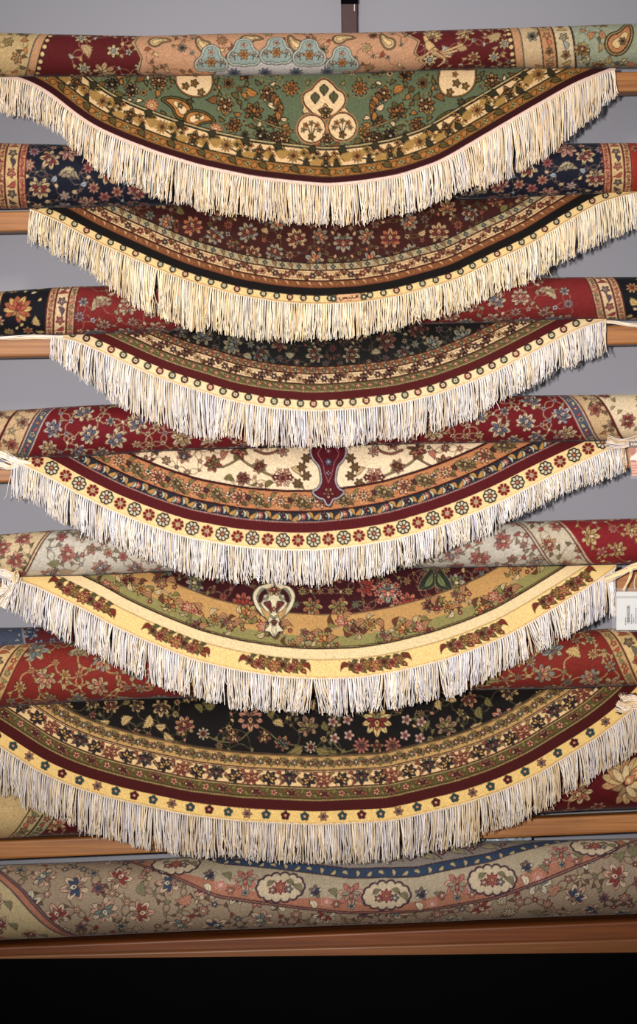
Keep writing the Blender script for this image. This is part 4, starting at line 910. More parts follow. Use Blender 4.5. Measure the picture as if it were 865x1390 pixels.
# ------------------------------------------------------------------ object helpers
def tag(o, label=None, cat_=None, group=None, kind=None):
    if label: o['label'] = label
    if cat_: o['category'] = cat_
    if group: o['group'] = group
    if kind: o['kind'] = kind
    return o

def grade(c):
    c = np.asarray(c, np.float64); l = c @ np.array([.3, .55, .15]); c = c + (l[:, None] - c) * .22
    return 255 * np.clip(c / 255, 0, 1) ** 1.22

def empty(name, loc):
    o = bpy.data.objects.new(name, None); o.location = loc; o.empty_display_size = .05; COL.objects.link(o); return o

def mesh_obj(name, V, Q, mat, parent=None, col=None, T=None, smooth=True):
    """V (n,3) world points, Q (m,4) quads, T (k,3) triangles"""
    V = np.asarray(V, np.float32); off = np.array(parent['_w'] if parent is not None and '_w' in parent else (0, 0, 0), np.float32)
    me = bpy.data.meshes.new(name); V = V - off
    Q = np.zeros((0, 4), np.int32) if Q is None else np.asarray(Q, np.int32); T = np.zeros((0, 3), np.int32) if T is None else np.asarray(T, np.int32)
    me.vertices.add(len(V)); me.vertices.foreach_set('co', V.ravel())
    me.loops.add(Q.size + T.size); me.loops.foreach_set('vertex_index', np.concatenate([Q.ravel(), T.ravel()]))
    me.polygons.add(len(Q) + len(T))
    st = np.concatenate([np.arange(len(Q)) * 4, Q.size + np.arange(len(T)) * 3]).astype(np.int32)
    me.polygons.foreach_set('loop_start', st)
    try: me.polygons.foreach_set('loop_total', np.concatenate([np.full(len(Q), 4), np.full(len(T), 3)]).astype(np.int32))
    except Exception: pass
    me.polygons.foreach_set('use_smooth', np.full(len(Q) + len(T), smooth))
    me.update(calc_edges=True); me.validate()
    if col is not None:
        a = me.color_attributes.new('Col', 'FLOAT_COLOR', 'POINT'); c = np.ones((len(V), 4), np.float32); c[:, :3] = lin(grade(col) if mat is M_PILE else col)
        a.data.foreach_set('color', c.ravel())
    me.materials.append(mat)
    o = bpy.data.objects.new(name, me); COL.objects.link(o)
    if parent is not None: o.parent = parent
    return o

def thing(name, loc, label, cat_, group=None):
    e = empty(name, loc); e['_w'] = [float(v) for v in loc]; return tag(e, label, cat_, group)

def grid_quads(nr, nc, wrap=False):
    i = np.arange(nr - 1)[:, None]; j = np.arange(nc - 1)[None, :]
    a = i * nc + j
    return np.stack([a, a + 1, a + nc + 1, a + nc], -1).reshape(-1, 4)

def box8(c, name, mat, parent=None, bevel=.002):
    """box from 8 corners: front face tl, tr, br, bl then back face tl, tr, br, bl"""
    Q = [(0, 3, 2, 1), (4, 5, 6, 7), (0, 1, 5, 4), (3, 7, 6, 2), (0, 4, 7, 3), (1, 2, 6, 5)]
    o = mesh_obj(name, np.array(c), Q, mat, parent, smooth=False)
    if bevel:
        m = o.modifiers.new('bevel', 'BEVEL'); m.width = bevel; m.segments = 3; m.limit_method = 'ANGLE'
        for p in o.data.polygons: p.use_smooth = False
    return o

def slab(name, mat, parent, x0, x1, y0, y1, z0, z1, bevel=.002):
    c = [(x0, y0, z1), (x1, y0, z1), (x1, y0, z0), (x0, y0, z0), (x0, y1, z1), (x1, y1, z1), (x1, y1, z0), (x0, y1, z0)]
    return box8(c, name, mat, parent, bevel)

def tubes(paths, rad, cols, vertical=True, sides=3):
    """paths (N,K,3), rad (N,K), cols (N,3) or (N,K,3) -> verts, quads, vertex colours"""
    N, K, _ = paths.shape; a = np.arange(sides) * 2 * math.pi / sides + .5
    ring = np.zeros((sides, 3))
    if vertical: ring[:, 0] = np.cos(a); ring[:, 1] = np.sin(a)
    else: ring[:, 2] = np.cos(a); ring[:, 1] = np.sin(a)
    V = paths[:, :, None, :] + ring[None, None] * rad[:, :, None, None]
    idx = np.arange(N * K * sides).reshape(N, K, sides); nx = np.roll(idx, -1, 2)
    Q = np.stack([idx[:, :-1], nx[:, :-1], nx[:, 1:], idx[:, 1:]], -1).reshape(-1, 4)
    c = cols if cols.ndim == 3 else np.repeat(cols[:, None, :], K, 1)
    return V.reshape(-1, 3), Q, np.repeat(c[:, :, None, :], sides, 2).reshape(-1, 3)

# ------------------------------------------------------------------ rug parts
FRONT = -.030
XL, XR = -90, 955
def roll_xs(step=1.1):
    return np.concatenate([np.arange(XL, -6, 6.), np.arange(-6, 872, step), np.arange(874, XR + 3, 6.)])

def make_roll(name, parent, top, bot, paint, front=FRONT, seed=0, xl=None, xr=None):
    xs = roll_xs()
    if xl is not None: xs = xs[xs >= xl]
    if xr is not None: xs = xs[xs <= xr]
    t_ = smooth_curve(top, xs[(xs > -7) & (xs < 873)], 60); X_ = xs[(xs > -7) & (xs < 873)]
    tp, bt = np.interp(xs, X_, t_), ev(bot, xs)
    rp = (bt - tp) / 2; r = rp * S * (D + front) / D / (1 - S * 0)
    ya = front + r; cen = P(xs, (tp + bt) / 2, ya)
    r = rp * S * (D + ya) / D
    A = float(np.mean(rp)) * math.pi
    cv = Cv(min(xs[0], -20), max(xs[-1], 885), -4, A + 4, C(128, 128, 128)); paint(cv, A)
    nf = int(A / 1.15)
    ph = np.concatenate([np.linspace(-.5 * math.pi, .5 * math.pi, nf), np.linspace(.5 * math.pi, 1.5 * math.pi, 14)[1:-1]])
    rg = np.random.default_rng(seed)
    w = 1 + .012 * np.sin(xs / 90. + seed)[None, :] * np.cos(2 * ph)[:, None] + .006 * np.sin(xs / 37. + 2 * seed)[None, :] * np.cos(3 * ph + seed)[:, None]
    py, pz = -np.cos(ph)[:, None] * r[None, :] * w, np.sin(ph)[:, None] * r[None, :] * w
    V = np.stack([np.broadcast_to(cen[:, 0], py.shape) + 0 * py, cen[:, 1][None] + py, cen[:, 2][None] + pz], -1)
    a = np.where(ph <= .5 * math.pi, A - (ph + .5 * math.pi) / math.pi * A, (ph - .5 * math.pi) / math.pi * A)
    col = cv.sample(np.broadcast_to(xs[None, :], py.shape), np.broadcast_to(a[:, None], py.shape))
    col = col * (1 + .05 * rg.standard_normal(col.shape[:2])[..., None])
    nr, nc = py.shape
    Q = grid_quads(nr, nc)
    j = np.arange(nc - 1); Q = np.vstack([Q, np.stack([(nr - 1) * nc + j, (nr - 1) * nc + j + 1, j + 1, j], -1)])
    Vf, cf = V.reshape(-1, 3), np.clip(col.reshape(-1, 3), 2, 255)
    T = []
    for e in (0, nc - 1):                                   # closed ends of the roll
        Vf = np.vstack([Vf, [[cen[e, 0], cen[e, 1], cen[e, 2]]]]); cf = np.vstack([cf, [[150, 120, 90]]]); k = len(Vf) - 1
        for i in range(nr):
            a_, b_ = i * nc + e, ((i + 1) % nr) * nc + e
            T.append((k, a_, b_) if e else (k, b_, a_))
    return mesh_obj(name, Vf, Q, M_PILE, parent, cf, T), ya, r

def flap_depth(w, x, seed):
    return -.008 - .02 * (1 - np.exp(-w / 14.)) - .20 * w * S - .0022 * np.sin(x / 48. + seed * 1.7) * np.clip(w / 60., 0, 1) - .0012 * np.sin(x / 19. + seed) * np.clip(w / 90., 0, 1)

def make_flap(parent, crease, edge, paint, seed):
    E = Edge(edge)
    x0, x1 = E.xs[0], E.xs[-1]
    xs = np.arange(x0, x1, 1.1); ye = E.y(xs); yc = ev(crease, xs) + .5
    ye = np.maximum(ye, yc + 1.5)
    cv = Cv(x0 - 2, x1 + 2, yc.min() - 6, ye.max() + 4, C(128, 128, 128))
    cr_at = lambda x: float(np.interp(x, xs, yc)); e_at = lambda x: float(np.interp(x, E.xs, E.ys))
    def ok(dmax):
        def f(x, y, r):
            if not (x0 < x < x1): return False
            sl = float(np.interp(x, E.xs, E.sl)); d = (e_at(x) - y) / math.sqrt(1 + sl * sl)
            return d > dmax + r * .25 and y > cr_at(x) - r * .8
        return f
    paint(cv, E, ok)
    n = int((ye - yc).max() / 1.1) + 2
    f = np.linspace(0, 1, n)[:, None]
    py = yc[None] + f * (ye - yc)[None]; px = np.broadcast_to(xs[None], py.shape)
    dep = flap_depth(py - yc[None], px, seed)
    V = P(px, py, dep)
    col = cv.sample(px, py)
    # tuck under the roll
    k = 5; tx = np.broadcast_to(xs[None], (k, len(xs))); ty = yc[None] + np.linspace(1.2, .2, k)[:, None]; td = np.linspace(.022, -.003, k)[:, None] + 0 * tx
    V = np.concatenate([P(tx, ty, td), V]); col = np.concatenate([np.repeat(col[:1], k, 0), col])
    rg = np.random.default_rng(seed); col = np.clip(col * (1 + .05 * rg.standard_normal(col.shape[:2])[..., None]), 2, 255)
    o = mesh_obj('hanging_flap', V.reshape(-1, 3), grid_quads(V.shape[0], V.shape[1]), M_PILE, parent, col.reshape(-1, 3))
    o['_w'] = list(parent['_w'])
    return E, xs, yc, ye, o

THREADS = np.array([(255, 244, 226), (255, 252, 250), (240, 237, 246), (250, 226, 184), (255, 238, 210), (222, 216, 224)], float)
def make_fringe(parent, E, crease, bottom, seed, tint, weights, spacing=3.3):
    rg = np.random.default_rng(seed * 7 + 3)
    def edge_depth(x, y): return flap_depth(np.maximum(y - ev(crease, x) - .5, 0), x, seed)
    s0, s1 = E.s[0] + 2, E.s[-1] - 2
    roots = np.arange(s0, s1, spacing); N = len(roots)
    nth = 4
    clump = np.cumsum(rg.random(N) < .2); cl_lean = rg.normal(0, 5.6 if seed == 5 else 3.6, clump.max() + 1)[clump]; cl_len = rg.normal(0, 2.6, clump.max() + 1)[clump]
    K = 9; t = np.linspace(0, 1, K)[None, :]
    P_, R_, C_ = [], [], []
    for j in range(nth):
        q = roots + (j - (nth - 1) / 2) * .42
        x, y, rot = E.at(q, .6); nx, ny = -np.sin(rot), np.cos(rot)      # outward normal (down in the picture)
        lean = 6.0 * nx
        xt = x + lean + cl_lean * .7 + (j - (nth - 1) / 2) * .9 + rg.normal(0, 1.1, N)
        Lb = ev(bottom, xt) - y
        L = np.maximum(Lb, 9) + cl_len * .8 + rg.normal(0, 2.0, N)
        L = np.where(rg.random(N) < .05, L * rg.uniform(.55, .9, N), L)
        px = x[:, None] + lean[:, None] * (1 - np.exp(-4 * t)) + (xt - x - lean)[:, None] * t ** 1.2 + rg.normal(0, .8, (N, 1)) * np.sin(t * 5 + rg.uniform(0, 6, (N, 1))) * t + rg.normal(0, .7, (N, 1)) * np.sin(t * 11 + rg.uniform(0, 6, (N, 1))) * t
        wild = (rg.random(N) < .05)[:, None] * rg.normal(0, 7, (N, 1)); px = px + wild * t ** 2
        py = y[:, None] + L[:, None] * t
        dep0 = edge_depth(x, y)[:, None] - .0012
        dep = dep0 - .0035 * np.sin(t * math.pi * .7) + rg.normal(0, .0016, (N, 1)) * np.minimum(t * 4, 1) + (.0007 * (j - 2)) 
        P_.append(P(px, py, dep)); r0 = rg.uniform(.8, 1.2, (N, 1)) * S
        R_.append(r0 * (1 - .35 * t)); ci = rg.choice(len(THREADS), N, p=weights)
        C_.append(THREADS[ci] * np.array(tint)[None] * rg.uniform(.9, 1.03, (N, 1)))
    V, Q, c = tubes(np.concatenate(P_), np.concatenate(R_), np.concatenate(C_))
    o = mesh_obj('fringe', V, Q, M_THREAD, parent, np.clip(c, 0, 255)); o['label'] = 'long loose cream thread fringe'
    # corded selvedge the threads are knotted to
    q = np.arange(E.s[0] + 1, E.s[-1] - 1, 2.0); x, y, _ = E.at(q, 1.2)
    path = P(x, y, edge_depth(x, y) - .0012)[None]; rr = (1.25 + .3 * np.sin(q * 2.1))[None] * S
    cc = np.array([[246, 224, 200]]) * np.array(tint)
    V, Q, c = tubes(path, rr, cc, True, 8); mesh_obj('selvedge_cord', V, Q, M_THREAD, parent, np.clip(c, 0, 255))

def loose_threads(parent, name, centre_pts, depth, n, spread, seed, tint, label=None, fray=1.0, rpx=.75):
    """a lock of threads lying along a path given in frame pixels"""
    rg = np.random.default_rng(seed); base = cat(centre_pts, 3.0); K = len(base); t = np.linspace(0, 1, K)[None, :]
    off = rg.normal(0, spread, (n, 1)); ph = rg.uniform(0, 6, (n, 1))
    d = np.gradient(base, axis=0); d /= np.linalg.norm(d, axis=1, keepdims=True) + 1e-9
    o = off * (.45 + fray * t ** 2) + spread * .35 * np.sin(t * 6 + ph)
    px = base[None, :, 0] - d[None, :, 1] * o; py = base[None, :, 1] + d[None, :, 0] * o
    dp = np.interp(np.linspace(0, 1, K), np.linspace(0, 1, len(depth)), depth)[None] + np.abs(rg.normal(0, .0018, (n, 1))) * -1
    ci = rg.choice(len(THREADS), n, p=[.3, .2, .15, .15, .15, .05])
    cut = np.zeros((n, 1)) 
    V, Q, c = tubes(P(px, py, dp), np.full((n, K), rpx * S), THREADS[ci] * np.array(tint), abs(base[-1, 1] - base[0, 1]) > abs(base[-1, 0] - base[0, 0]))
    ob = mesh_obj(name, V, Q, M_THREAD, parent, np.clip(c, 0, 255))
    if label: ob['label'] = label

# ------------------------------------------------------------------ the setting
slab('wall_back', M_WALL, None, -2.2, 2.2, .10, .16, 0, 2.6, 0)['kind'] = 'structure'
slab('floor', M_FLOOR, None, -2.2, 2.2, -4.2, .16, -.06, 0, 0)['kind'] = 'structure'

# upright post behind the rack
zt = float(P(474, -60, .08)[2])
post = thing('metal_upright', (float(P(474, 0, .085)[0]), .085, 0), 'dark maroon square metal upright showing above the topmost rug against the grey wall', 'post')
pw = .0132
xp = post.location.x
slab('pole', M_POST, post, xp - pw, xp + pw, .074, .0985, 0, zt, .0015)
zs = float(P(474, 3, .07)[2]); slab('clamp_collar', M_BLACK, post, xp - pw - .0008, xp + pw + .0015, .072, .0738, zs - .002, zs + .03, .0006)
V, Q, c = tubes(np.array([[[xp + .0085, .0728, zs - .014], [xp + .0088, .0728, zs - .003]]]), np.full((1, 2), .0008), np.array([[230., 230, 235]]), True, 8); mesh_obj('bolt', V, Q, M_PAPER, post)

# rails ---------------------------------------------------------------
def rail(lt, rt, h, label, mat=M_WOOD, y0=0., y1=.034, up=0.):
    xs_ = (-110, 975)
    def zz(x, dy): return P(x, lt + (rt - lt) * x / 865. + dy, y0)
    f = [zz(xs_[0], 0), zz(xs_[1], 0), zz(xs_[1], h), zz(xs_[0], h)]
    b = [p + np.array([0, y1 - y0, 0]) for p in f]
    o = box8(f + b, 'wooden_rail', mat, None, .004); return tag(o, label, 'rail', 'wooden rails of the rug rack')
rail(114, 97, 27, 'orange-brown wooden rail under the green-flapped top rug, bare at its right end')
rail(287, 268, 27, 'wooden rail under the navy roll, bare at the far left above the cream fringe')
rail(459, 441, 26, 'wooden rail under the red roll with navy ends, bare at both sides')
rail(628, 608, 27, 'wooden rail under the crimson roll, cream threads lying over its left end')
rail(790, 776, 30, 'wooden rail under the pale grey roll, beside the white barcode tag')
rail(966, 942, 28, 'wooden rail hidden behind the black-field rug flap and its fringe')
rail(1142, 1105, 25, 'wooden rail under the half-hidden dark red roll, above the lowest rug')

# ------------------------------------------------------------------ the rugs
RUGS = [
 dict(label='topmost round rug, green flower field with maroon edge stripe, peach and red roll',
      top=[(0, 45), (200, 50), (320, 46), (460, 46), (645, 40), (865, 33)], bot=[(-100, 105), (0, 104), (200, 103), (432, 101), (645, 93), (865, 91)], roll=roll_1, flap=flap_1,
      crease=[(-20, 104), (0, 104), (200, 103), (432, 101), (645, 93), (840, 92), (865, 91)],
      edge=[(-8, 106), (15, 107), (30, 110), (65, 128), (95, 153), (125, 174), (165, 192), (215, 211), (270, 228), (340, 243), (400, 250), (445, 254), (490, 250), (545, 241), (600, 222), (637, 200), (712, 156), (782, 116), (827, 98), (836, 95)],
      fb=[(-10, 150), (0, 152), (40, 158), (75, 176), (95, 200), (130, 228), (160, 245), (220, 270), (280, 286), (340, 296), (432, 307), (500, 301), (560, 285), (620, 265), (690, 242), (740, 215), (790, 170), (815, 150), (842, 128)],
      tint=(.98, .95, .915), wt=[.3, .16, .12, .24, .15, .03]),
 dict(label='round rug with brown-maroon field, black stripe and woven signature, below the green one',
      top=[(0, 194), (90, 197), (200, 200), (432, 202), (645, 196), (865, 195)], bot=[(-100, 285), (0, 284), (220, 278), (432, 275), (650, 270), (800, 264), (865, 262)], roll=roll_2, flap=flap_2,
      crease=[(0, 284), (40, 283), (220, 278), (432, 275), (650, 270), (800, 263), (900, 257)],
      edge=[(40, 285), (75, 299), (120, 324), (150, 338), (215, 367), (250, 381), (320, 401), (380, 411), (432, 414), (490, 411), (540, 403), (620, 381), (672, 355), (722, 332), (765, 305), (812, 277), (850, 265), (882, 260)],
      fb=[(36, 320), (40, 330), (70, 345), (110, 367), (150, 398), (230, 437), (340, 460), (400, 464), (500, 455), (620, 422), (700, 388), (760, 357), (820, 327), (865, 307), (900, 298)],
      tint=(.985, .955, .89), wt=[.36, .2, .1, .16, .15, .03]),
 dict(label='round rug with red roll, near-black flap field and ring-dotted cream edge, third from top',
      top=[(0, 396), (100, 389), (432, 384), (747, 377), (865, 376)], bot=[(-100, 459), (0, 456), (100, 454), (220, 449), (432, 444), (645, 438), (770, 433), (865, 434)], roll=roll_3, flap=flap_3,
      crease=[(40, 456), (100, 454), (220, 449), (432, 444), (645, 438), (770, 433), (840, 432)],
      edge=[(68, 458), (105, 464), (130, 476), (165, 492), (200, 508), (237, 522), (275, 533), (312, 545), (367, 555), (420, 559), (470, 557), (537, 550), (592, 537), (629, 524), (664, 510), (694, 495), (724, 480), (754, 464), (790, 446), (815, 438), (824, 436)],
      fb=[(66, 486), (73, 490), (105, 510), (150, 543), (180, 560), (260, 590), (340, 603), (400, 607), (470, 606), (560, 592), (640, 567), (700, 534), (760, 502), (824, 478)],
      tint=(.97, .955, .95), wt=[.34, .28, .14, .1, .12, .02]),
 dict(label='round rug with cream field, maroon vase-shaped pendant and rosettes along its yellow edge',
      top=[(0, 558), (150, 549), (432, 546), (700, 537), (865, 535)], bot=[(-100, 624), (0, 621), (120, 619), (220, 612), (432, 605), (645, 601), (803, 599), (865, 597)], roll=roll_4, flap=flap_4,
      crease=[(0, 621), (120, 619), (220, 612), (432, 605), (645, 601), (803, 599), (865, 597)],
      edge=[(16, 624), (28, 630), (40, 637), (58, 645), (78, 656), (100, 669), (118, 678), (150, 694), (200, 714), (250, 730), (320, 743), (380, 748), (432, 748), (490, 742), (540, 733), (600, 715), (645, 698), (684, 681), (703, 671), (734, 655), (772, 637), (803, 623), (828, 611), (848, 602)],
      fb=[(34, 676), (37, 680), (60, 690), (100, 715), (150, 738), (220, 765), (270, 782), (360, 791), (430, 791), (500, 783), (560, 764), (620, 742), (700, 705), (740, 686), (800, 660), (850, 640)],
      tint=(.985, .97, .96), wt=[.3, .32, .18, .08, .1, .02]),
 dict(label='round rug with wine red field, cream filigree motif and flower garlands along its golden edge',
      top=[(0, 726), (100, 718), (432, 716), (700, 708), (865, 703)], bot=[(-100, 784), (0, 783), (120, 781), (220, 776), (432, 772), (700, 769), (840, 766), (865, 765)], roll=roll_5, flap=flap_5,
      crease=[(0, 783), (120, 781), (220, 776), (432, 772), (700, 769), (840, 766), (865, 765)],
      edge=[(2, 786), (22, 788), (40, 794), (62, 803), (89, 817), (118, 830), (150, 849), (200, 872), (260, 896), (320, 911), (380, 920), (432, 923), (490, 921), (540, 913), (600, 898), (647, 882), (692, 863), (732, 840), (777, 812), (812, 790), (838, 771)],
      fb=[(6, 818), (12, 825), (30, 840), (60, 853), (110, 880), (160, 905), (220, 935), (300, 957), (400, 968), (480, 968), (560, 958), (620, 944), (690, 908), (760, 870), (800, 850), (828, 834)],
      tint=(.985, .965, .945), wt=[.26, .3, .24, .08, .08, .04]),
 dict(label='lowest hanging round rug, black flower field, small blue and red flowers along yellow edge',
      top=[(0, 877), (60, 871), (160, 868), (432, 866), (745, 857), (865, 851)], bot=[(-100, 963), (0, 960), (100, 953), (220, 948), (432, 943), (640, 937), (765, 935), (865, 930)], roll=roll_6, flap=flap_6,
      crease=[(-80, 962), (0, 960), (100, 953), (220, 948), (432, 943), (640, 937), (765, 935), (865, 930), (895, 928)],
      edge=[(-68, 965), (-40, 990), (0, 1015), (24, 1031), (49, 1047), (81, 1062), (110, 1073), (159, 1087), (250, 1107), (325, 1116), (432, 1121), (532, 1116), (632, 1092), (682, 1075), (732, 1052), (782, 1021), (805, 1007), (832, 988), (865, 960), (892, 931)],
      fb=[(-70, 1030), (0, 1075), (50, 1100), (120, 1130), (220, 1157), (300, 1166), (432, 1172), (540, 1165), (640, 1142), (700, 1117), (765, 1082), (830, 1040), (865, 1020), (892, 990)],
      tint=(.93, .90, .865), wt=[.28, .2, .22, .14, .1, .06]),
]
GR = 'fringed round rugs hung over the rails'
for i, g in enumerate(RUGS):
    base = P(432, ev(g['bot'], 432), 0.0)
    t = thing('persian_rug', tuple(base), g['label'], 'rug', GR)
    rl, ya, rr = make_roll('rolled_body', t, g['top'], g['bot'], g['roll'], FRONT, i + 1)
    E, xs, yc, ye, fl = make_flap(t, g['crease'], g['edge'], g['flap'], i + 1)
    make_fringe(fl, E, g['crease'], g['fb'], i + 1, g['tint'], g['wt'])
    tn = g['tint']
    if i == 2:
        loose_threads(t, 'loose_threads', [(-30, 460), (10, 459), (50, 457), (86, 459)], (-.006, -.009), 26, 1.8, 31, tn, None, .6)
        loose_threads(t, 'loose_threads', [(812, 437), (830, 437), (860, 442), (900, 441)], (-.008, -.006), 22, 1.6, 32, tn, None, .6)
    if i == 3:
        loose_threads(t, 'loose_threads', [(42, 632), (26, 628), (12, 622), (-6, 614), (-30, 610)], (-.016, -.014), 60, 4.2, 41, tn, None, .7)
        loose_threads(t, 'loose_threads', [(30, 630), (14, 634), (2, 631), (-8, 634)], (-.018, -.016), 24, 2.4, 42, tn, None, .9)
        loose_threads(t, 'loose_threads', [(900, 590), (872, 594), (846, 602), (824, 599)], (-.016, -.034), 40, 2.6, 43, (.95, .92, .9), None, 1.4)
    if i == 4:
        loose_threads(t, 'loose_threads', [(30, 786), (20, 790), (12, 806), (2, 824)], (-.022, -.03), 34, 2.4, 51, tn, None, 1.2)
        loose_threads(t, 'loose_threads', [(24, 786), (10, 780), (-4, 776), (-30, 772)], (-.022, -.02), 60, 4.5, 52, tn, None, .6)
        loose_threads(t, 'loose_threads', [(10, 796), (-2, 806), (-12, 812)], (-.03, -.03), 40, 4, 55, tn, None, .8)
        th = np.linspace(0, 6.283, 15); loose_threads(t, 'thread_knot', [(22 + 3 * math.cos(a), 783 + 8 * math.sin(a)) for a in th], (-.034, -.034), 6, .8, 53, (1, .93, .78), 'threads knotted round the fringe end', .2)
        loose_threads(t, 'loose_threads', [(806, 792), (826, 785), (846, 776), (862, 769), (890, 766)], (-.022, -.034, -.034), 60, 3.6, 54, (1, .95, .84), None, .2)
        loose_threads(t, 'loose_threads', [(858, 772), (856, 784), (850, 796), (847, 802)], (-.036, -.036), 8, 1.4, 56, (1, .93, .78), None, .4)
    if i == 5:
        for k in range(6):
            loose_threads(t, 'loose_threads', [(880, 962 - k), (862, 960 - 3 * k), (848, 964 - 4 * k + (k % 2) * 3), (836 + 2 * k, 961 - 5 * k + 4 * (k % 2))], (-.032, -.038), 10, 1.8, 60 + k, (1, .95, .88), None, 1.2)

# the two rugs that are only rolled
def plain_rug(label, top, bot, paint, front, seed, **kw):
    base = P(432, ev(bot, 432), 0.); t = thing('persian_rug', tuple(base), label, 'rug')
    make_roll('rolled_body', t, top, bot, paint, front, seed, **kw); return t
r7 = plain_rug('dark red rolled rug with cream blossoms, mostly hidden behind the lowest hanging flap',
          [(0, 1054), (432, 1034), (865, 1006)], [(-100, 1141), (0, 1137), (432, 1117), (865, 1097), (960, 1093)], roll_7, FRONT, 17)
r8 = plain_rug('pale beige rolled rug with salmon border and blue line, lying on the bottom wooden shelf',
          [(0, 1175), (160, 1168), (300, 1161), (540, 1146), (700, 1141), (865, 1138)], [(-100, 1280), (0, 1275), (432, 1256), (865, 1240), (960, 1236)], roll_8, -.045, 18)
# blue rug edge seen behind the red roll
r9 = plain_rug('slate blue and red rolled rug peeping out behind the orange-red roll at the left',
          [(0, 852), (100, 850), (170, 853), (300, 858)], [(-100, 900), (0, 899), (300, 896)], roll_9, .06, 19, xr=330)
# grey fringed fold behind the bottom roll
xs = np.arange(556, 722, 1.2); n = 12; f = np.linspace(0, 1, n)[:, None]
tp = 1143 - (xs - 556) * .055 + 2.2 * np.sin(xs / 9.) * .5; rgx = np.random.default_rng(4)
pyy = tp[None] + f * 16; V = P(np.broadcast_to(xs[None], pyy.shape), pyy, .052 + 0 * pyy)
cl = np.array([168., 178, 190]) * (1 + .18 * np.sin(xs / 3.1 + 2 * np.sin(xs / 11.))[None, :, None] * np.sin(f * 9 + xs[None] / 6.)[..., None]) * (1 + .1 * rgx.standard_normal(pyy.shape)[..., None])
mesh_obj('folded_hem', V.reshape(-1, 3), grid_quads(n, len(xs)), M_PILE, r8, np.clip(cl.reshape(-1, 3), 0, 255))['label'] = 'pale blue-grey fold along the back of the roll'

# bottom shelf --------------------------------------------------------
def zl(lt, rt, x, y): return P(x, lt + (rt - lt) * x / 865., y)
b = thing('wooden_shelf', (0, 0, .24), 'wide brown wooden shelf board with a lower ledge, under the lowest rolled rug', 'shelf')
xa, xb = -110, 975
za = float(P(0, 1275, 0)[2]); R8 = [(o_, x) for o_, x in ((0, xa), (1, xb))]
def bot8(x):                                   # underside of the lowest roll at pixel column x
    tp, bt = ev([(0, 1175), (865, 1138)], x), ev([(-100, 1280), (0, 1275), (432, 1256), (865, 1240), (960, 1236)], x)
    r = (bt - tp) / 2 * S; return P(x, (tp + bt) / 2, .014) - np.array([0, .044, r + .0035])
f = [bot8(xa), bot8(xb), zl(1306, 1284, xb, -.03), zl(1306, 1284, xa, -.03)]
box8(f + [p + np.array([0, .125, 0]) for p in f], 'board', M_WOOD2, b, .003)
f = [zl(1298, 1275, xa, -.046), zl(1298, 1275, xb, -.046), zl(1322, 1320, xb, -.046), zl(1322, 1320, xa, -.046)]
box8(f + [p + np.array([0, .0155, 0]) for p in f], 'ledge', M_WOOD3, b, .003)
z1 = float(P(432, 1300, -.06)[2])
slab('trim_1', M_BLACK, None, -2.2, 2.2, -.06, .099, 0, z1, 0)['kind'] = 'structure'

# ------------------------------------------------------------------ tags
def quad_px(name, mat, parent, x0, x1, y0, y1, dep, thick=.0006):
    f = [P(x0, y0, dep), P(x1, y0, dep), P(x1, y1, dep), P(x0, y1, dep)]
    return box8(f + [p + np.array([0, thick, 0]) for p in f], name, mat, parent, 0)
tg = thing('price_tag', tuple(P(862, 802, -.05)), 'white paper price tag with barcode in a clear sleeve, beside the golden-edged flap', 'tag')
quad_px('paper_card', M_PAPER, tg, 837, 900, 803, 855, -.050, .0008)
quad_px('fold_crease', mat_plain('tag_fold', (188, 184, 178), .7, 0, .03, 50.), tg, 837.5, 899, 809, 812, -.0506, .0004)
quad_px('plastic_sleeve', M_CLEAR, tg, 831, 904, 798, 858, -.0525, .0006)
bars = thing('barcode', (0, 0, 0), None, None); bars.parent = tg
del bars['_w']; bars['_w'] = tg['_w']
def ink(rects, name):
    V, Q = [], []
    for x0, x1, y0, y1 in rects:
        k = len(V); V += [P(x0, y0, -.0508), P(x1, y0, -.0508), P(x1, y1, -.0508), P(x0, y1, -.0508)]; Q.append((k, k + 3, k + 2, k + 1))
    return mesh_obj(name, np.array(V), Q, M_INK, tg, smooth=False)
rgx = np.random.default_rng(9); R1 = []; y = 822.
while y < 847:
    h = pick(rgx, [.5, .8, 1.2]); R1.append((851.2, 855.4, y, y + h)); y += h + pick(rgx, [.4, .6, .9])
bpy.data.objects.remove(bars); ink(R1, 'barcode')
R2 = []
for x, ya_, yb_ in ((848.8, 838, 847), (857.2, 834, 846), (860, 838, 846), (863, 825, 846), (866, 822, 846)):
    y = ya_
    while y < yb_: h = pick(rgx, [.8, 1.3, 1.9]); R2.append((x, x + 1.1, y, y + h)); y += h + .6
ink(R2, 'printed_text')
V, Q, c = tubes(P(np.array([[862, 861, 862, 864]]), np.array([[800, 793, 786, 780]]), np.array([[-.051, -.051, -.051, -.051]])), np.full((1, 4), .0005), np.array([[235., 228, 210]]), True, 6)
mesh_obj('string', V, Q, M_THREAD, tg, c)

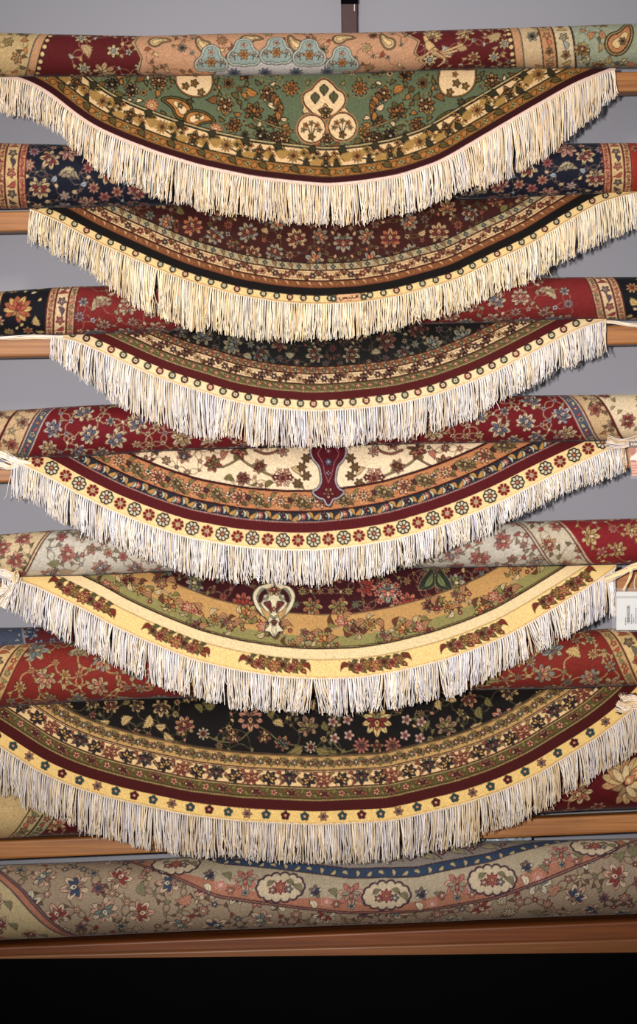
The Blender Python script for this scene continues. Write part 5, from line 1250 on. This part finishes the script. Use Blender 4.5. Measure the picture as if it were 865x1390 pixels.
h = thing('hang_tag', tuple(P(862, 600, -.05)), 'peach and brown printed card in a clear sleeve at the end of the rosette-edged fringe', 'tag')
def tilt(name, mat, x0, x1, y0, y1, dep, th=.0005):
    sh = lambda x, y: (x + (y - 598) * .10, y)
    pts = [sh(x0, y0), sh(x1, y0), sh(x1, y1), sh(x0, y1)]
    f = [P(a, b_, dep) for a, b_ in pts]; return box8(f + [p + np.array([0, th, 0]) for p in f], name, mat, h, 0)
tilt('plastic_sleeve', M_CLEAR, 851.5, 905, 597, 650, -.0525)
tilt('card', M_TAGRED, 853.5, 900, 599, 646, -.050, .0008)
tilt('brown_header', M_TAGBR, 853.5, 900, 599, 608, -.0506)
tilt('rust_picture', M_TAGOR, 853.8, 862, 608, 618, -.0506)
poly_ = [P(x + (y - 598) * .10, y, -.0508) for x, y in ((853, 622), (863, 614), (880, 616), (880, 626), (853, 626))]
mesh_obj('white_picture', np.array(poly_), None, M_TAGLT, h, None, [(0, 2, 1), (0, 3, 2), (0, 4, 3)], False)
tilt('rust_stripe', M_TAGOR, 853.8, 861, 624.5, 627, -.0510)
for k, y in enumerate((631, 634.5, 638, 642)): tilt('printed_line', M_TAGOR, 854, 858 if k == 2 else 880, y, y + .9, -.0508)
# white block letters H A N on the header, as strokes
def strokes(segs, name):
    V, Q = [], []
    for (x0, y0), (x1, y1) in segs:
        dx, dy = x1 - x0, y1 - y0; l = math.hypot(dx, dy); nx, ny = -dy / l * .4, dx / l * .4; k = len(V)
        for a, b_ in ((x0 + nx, y0 + ny), (x1 + nx, y1 + ny), (x1 - nx, y1 - ny), (x0 - nx, y0 - ny)): V.append(P(a, b_, -.0511))
        Q.append((k, k + 1, k + 2, k + 3))
    mesh_obj(name, np.array(V), Q, M_TAGLT, h, smooth=False)
strokes([((857.4, 601), (857.4, 604.6)), ((859.6, 601), (859.6, 604.6)), ((857.4, 602.8), (859.6, 602.8)), ((860.4, 604.6), (861.6, 601)), ((861.6, 601), (862.8, 604.6)), ((860.9, 603.4), (862.3, 603.4)),
         ((863.6, 604.6), (863.6, 601)), ((863.6, 601), (865.6, 604.6)), ((865.6, 604.6), (865.6, 601))], 'header_lettering')
V, Q, c = tubes(P(np.array([[862, 861, 858]]), np.array([[600, 596, 592]]), np.array([[-.051, -.044, -.034]])), np.full((1, 3), .0005), np.array([[235., 228, 210]]), True, 6)
mesh_obj('string', V, Q, M_THREAD, h, c)

for o in list(bpy.data.objects):
    if '_w' in o: del o['_w']

# ------------------------------------------------------------------ light, sky, camera
def area(name, loc, target, size, energy, col):
    l = bpy.data.lights.new(name, 'AREA'); l.size = size; l.energy = energy; l.color = col
    o = bpy.data.objects.new(name, l); o.location = loc; COL.objects.link(o)
    from mathutils import Vector
    o.rotation_euler = (Vector(target) - Vector(loc)).to_track_quat('-Z', 'Y').to_euler(); return o
area('shop_spot', (-.15, -1.9, 2.75), (0, 0, 1.05), .5, 17, (1, .93, .82))
sl = bpy.data.lights.new('camera_flash', 'SPOT'); sl.energy = 445; sl.color = (1, .972, .95); sl.shadow_soft_size = .05; sl.spot_size = math.radians(43); sl.spot_blend = 1.0
so = bpy.data.objects.new('camera_flash', sl); so.location = (-.30, -3.2, 1.04); COL.objects.link(so)
from mathutils import Vector
so.rotation_euler = (Vector((-.02, 0, 1.08)) - so.location).to_track_quat('-Z', 'Y').to_euler()
w = bpy.data.worlds.new('shop_ambient'); scene.world = w; w.use_nodes = True
bg = w.node_tree.nodes['Background']; bg.inputs[0].default_value = (.78, .86, 1.0, 1); bg.inputs[1].default_value = .27
cam = bpy.data.cameras.new('camera'); co = bpy.data.objects.new('camera', cam); COL.objects.link(co)
cam.sensor_fit = 'VERTICAL'; cam.sensor_height = 24; cam.lens = 24 * F / 1390.; cam.clip_start = .05
from mathutils import Matrix
co.matrix_world = Matrix(((CR, SR, 0, 0), (0, 0, -1, -D), (-SR, CR, 0, H), (0, 0, 0, 1)))
scene.camera = co
scene.view_settings.view_transform = 'Standard'
scene.view_settings.look = 'None'
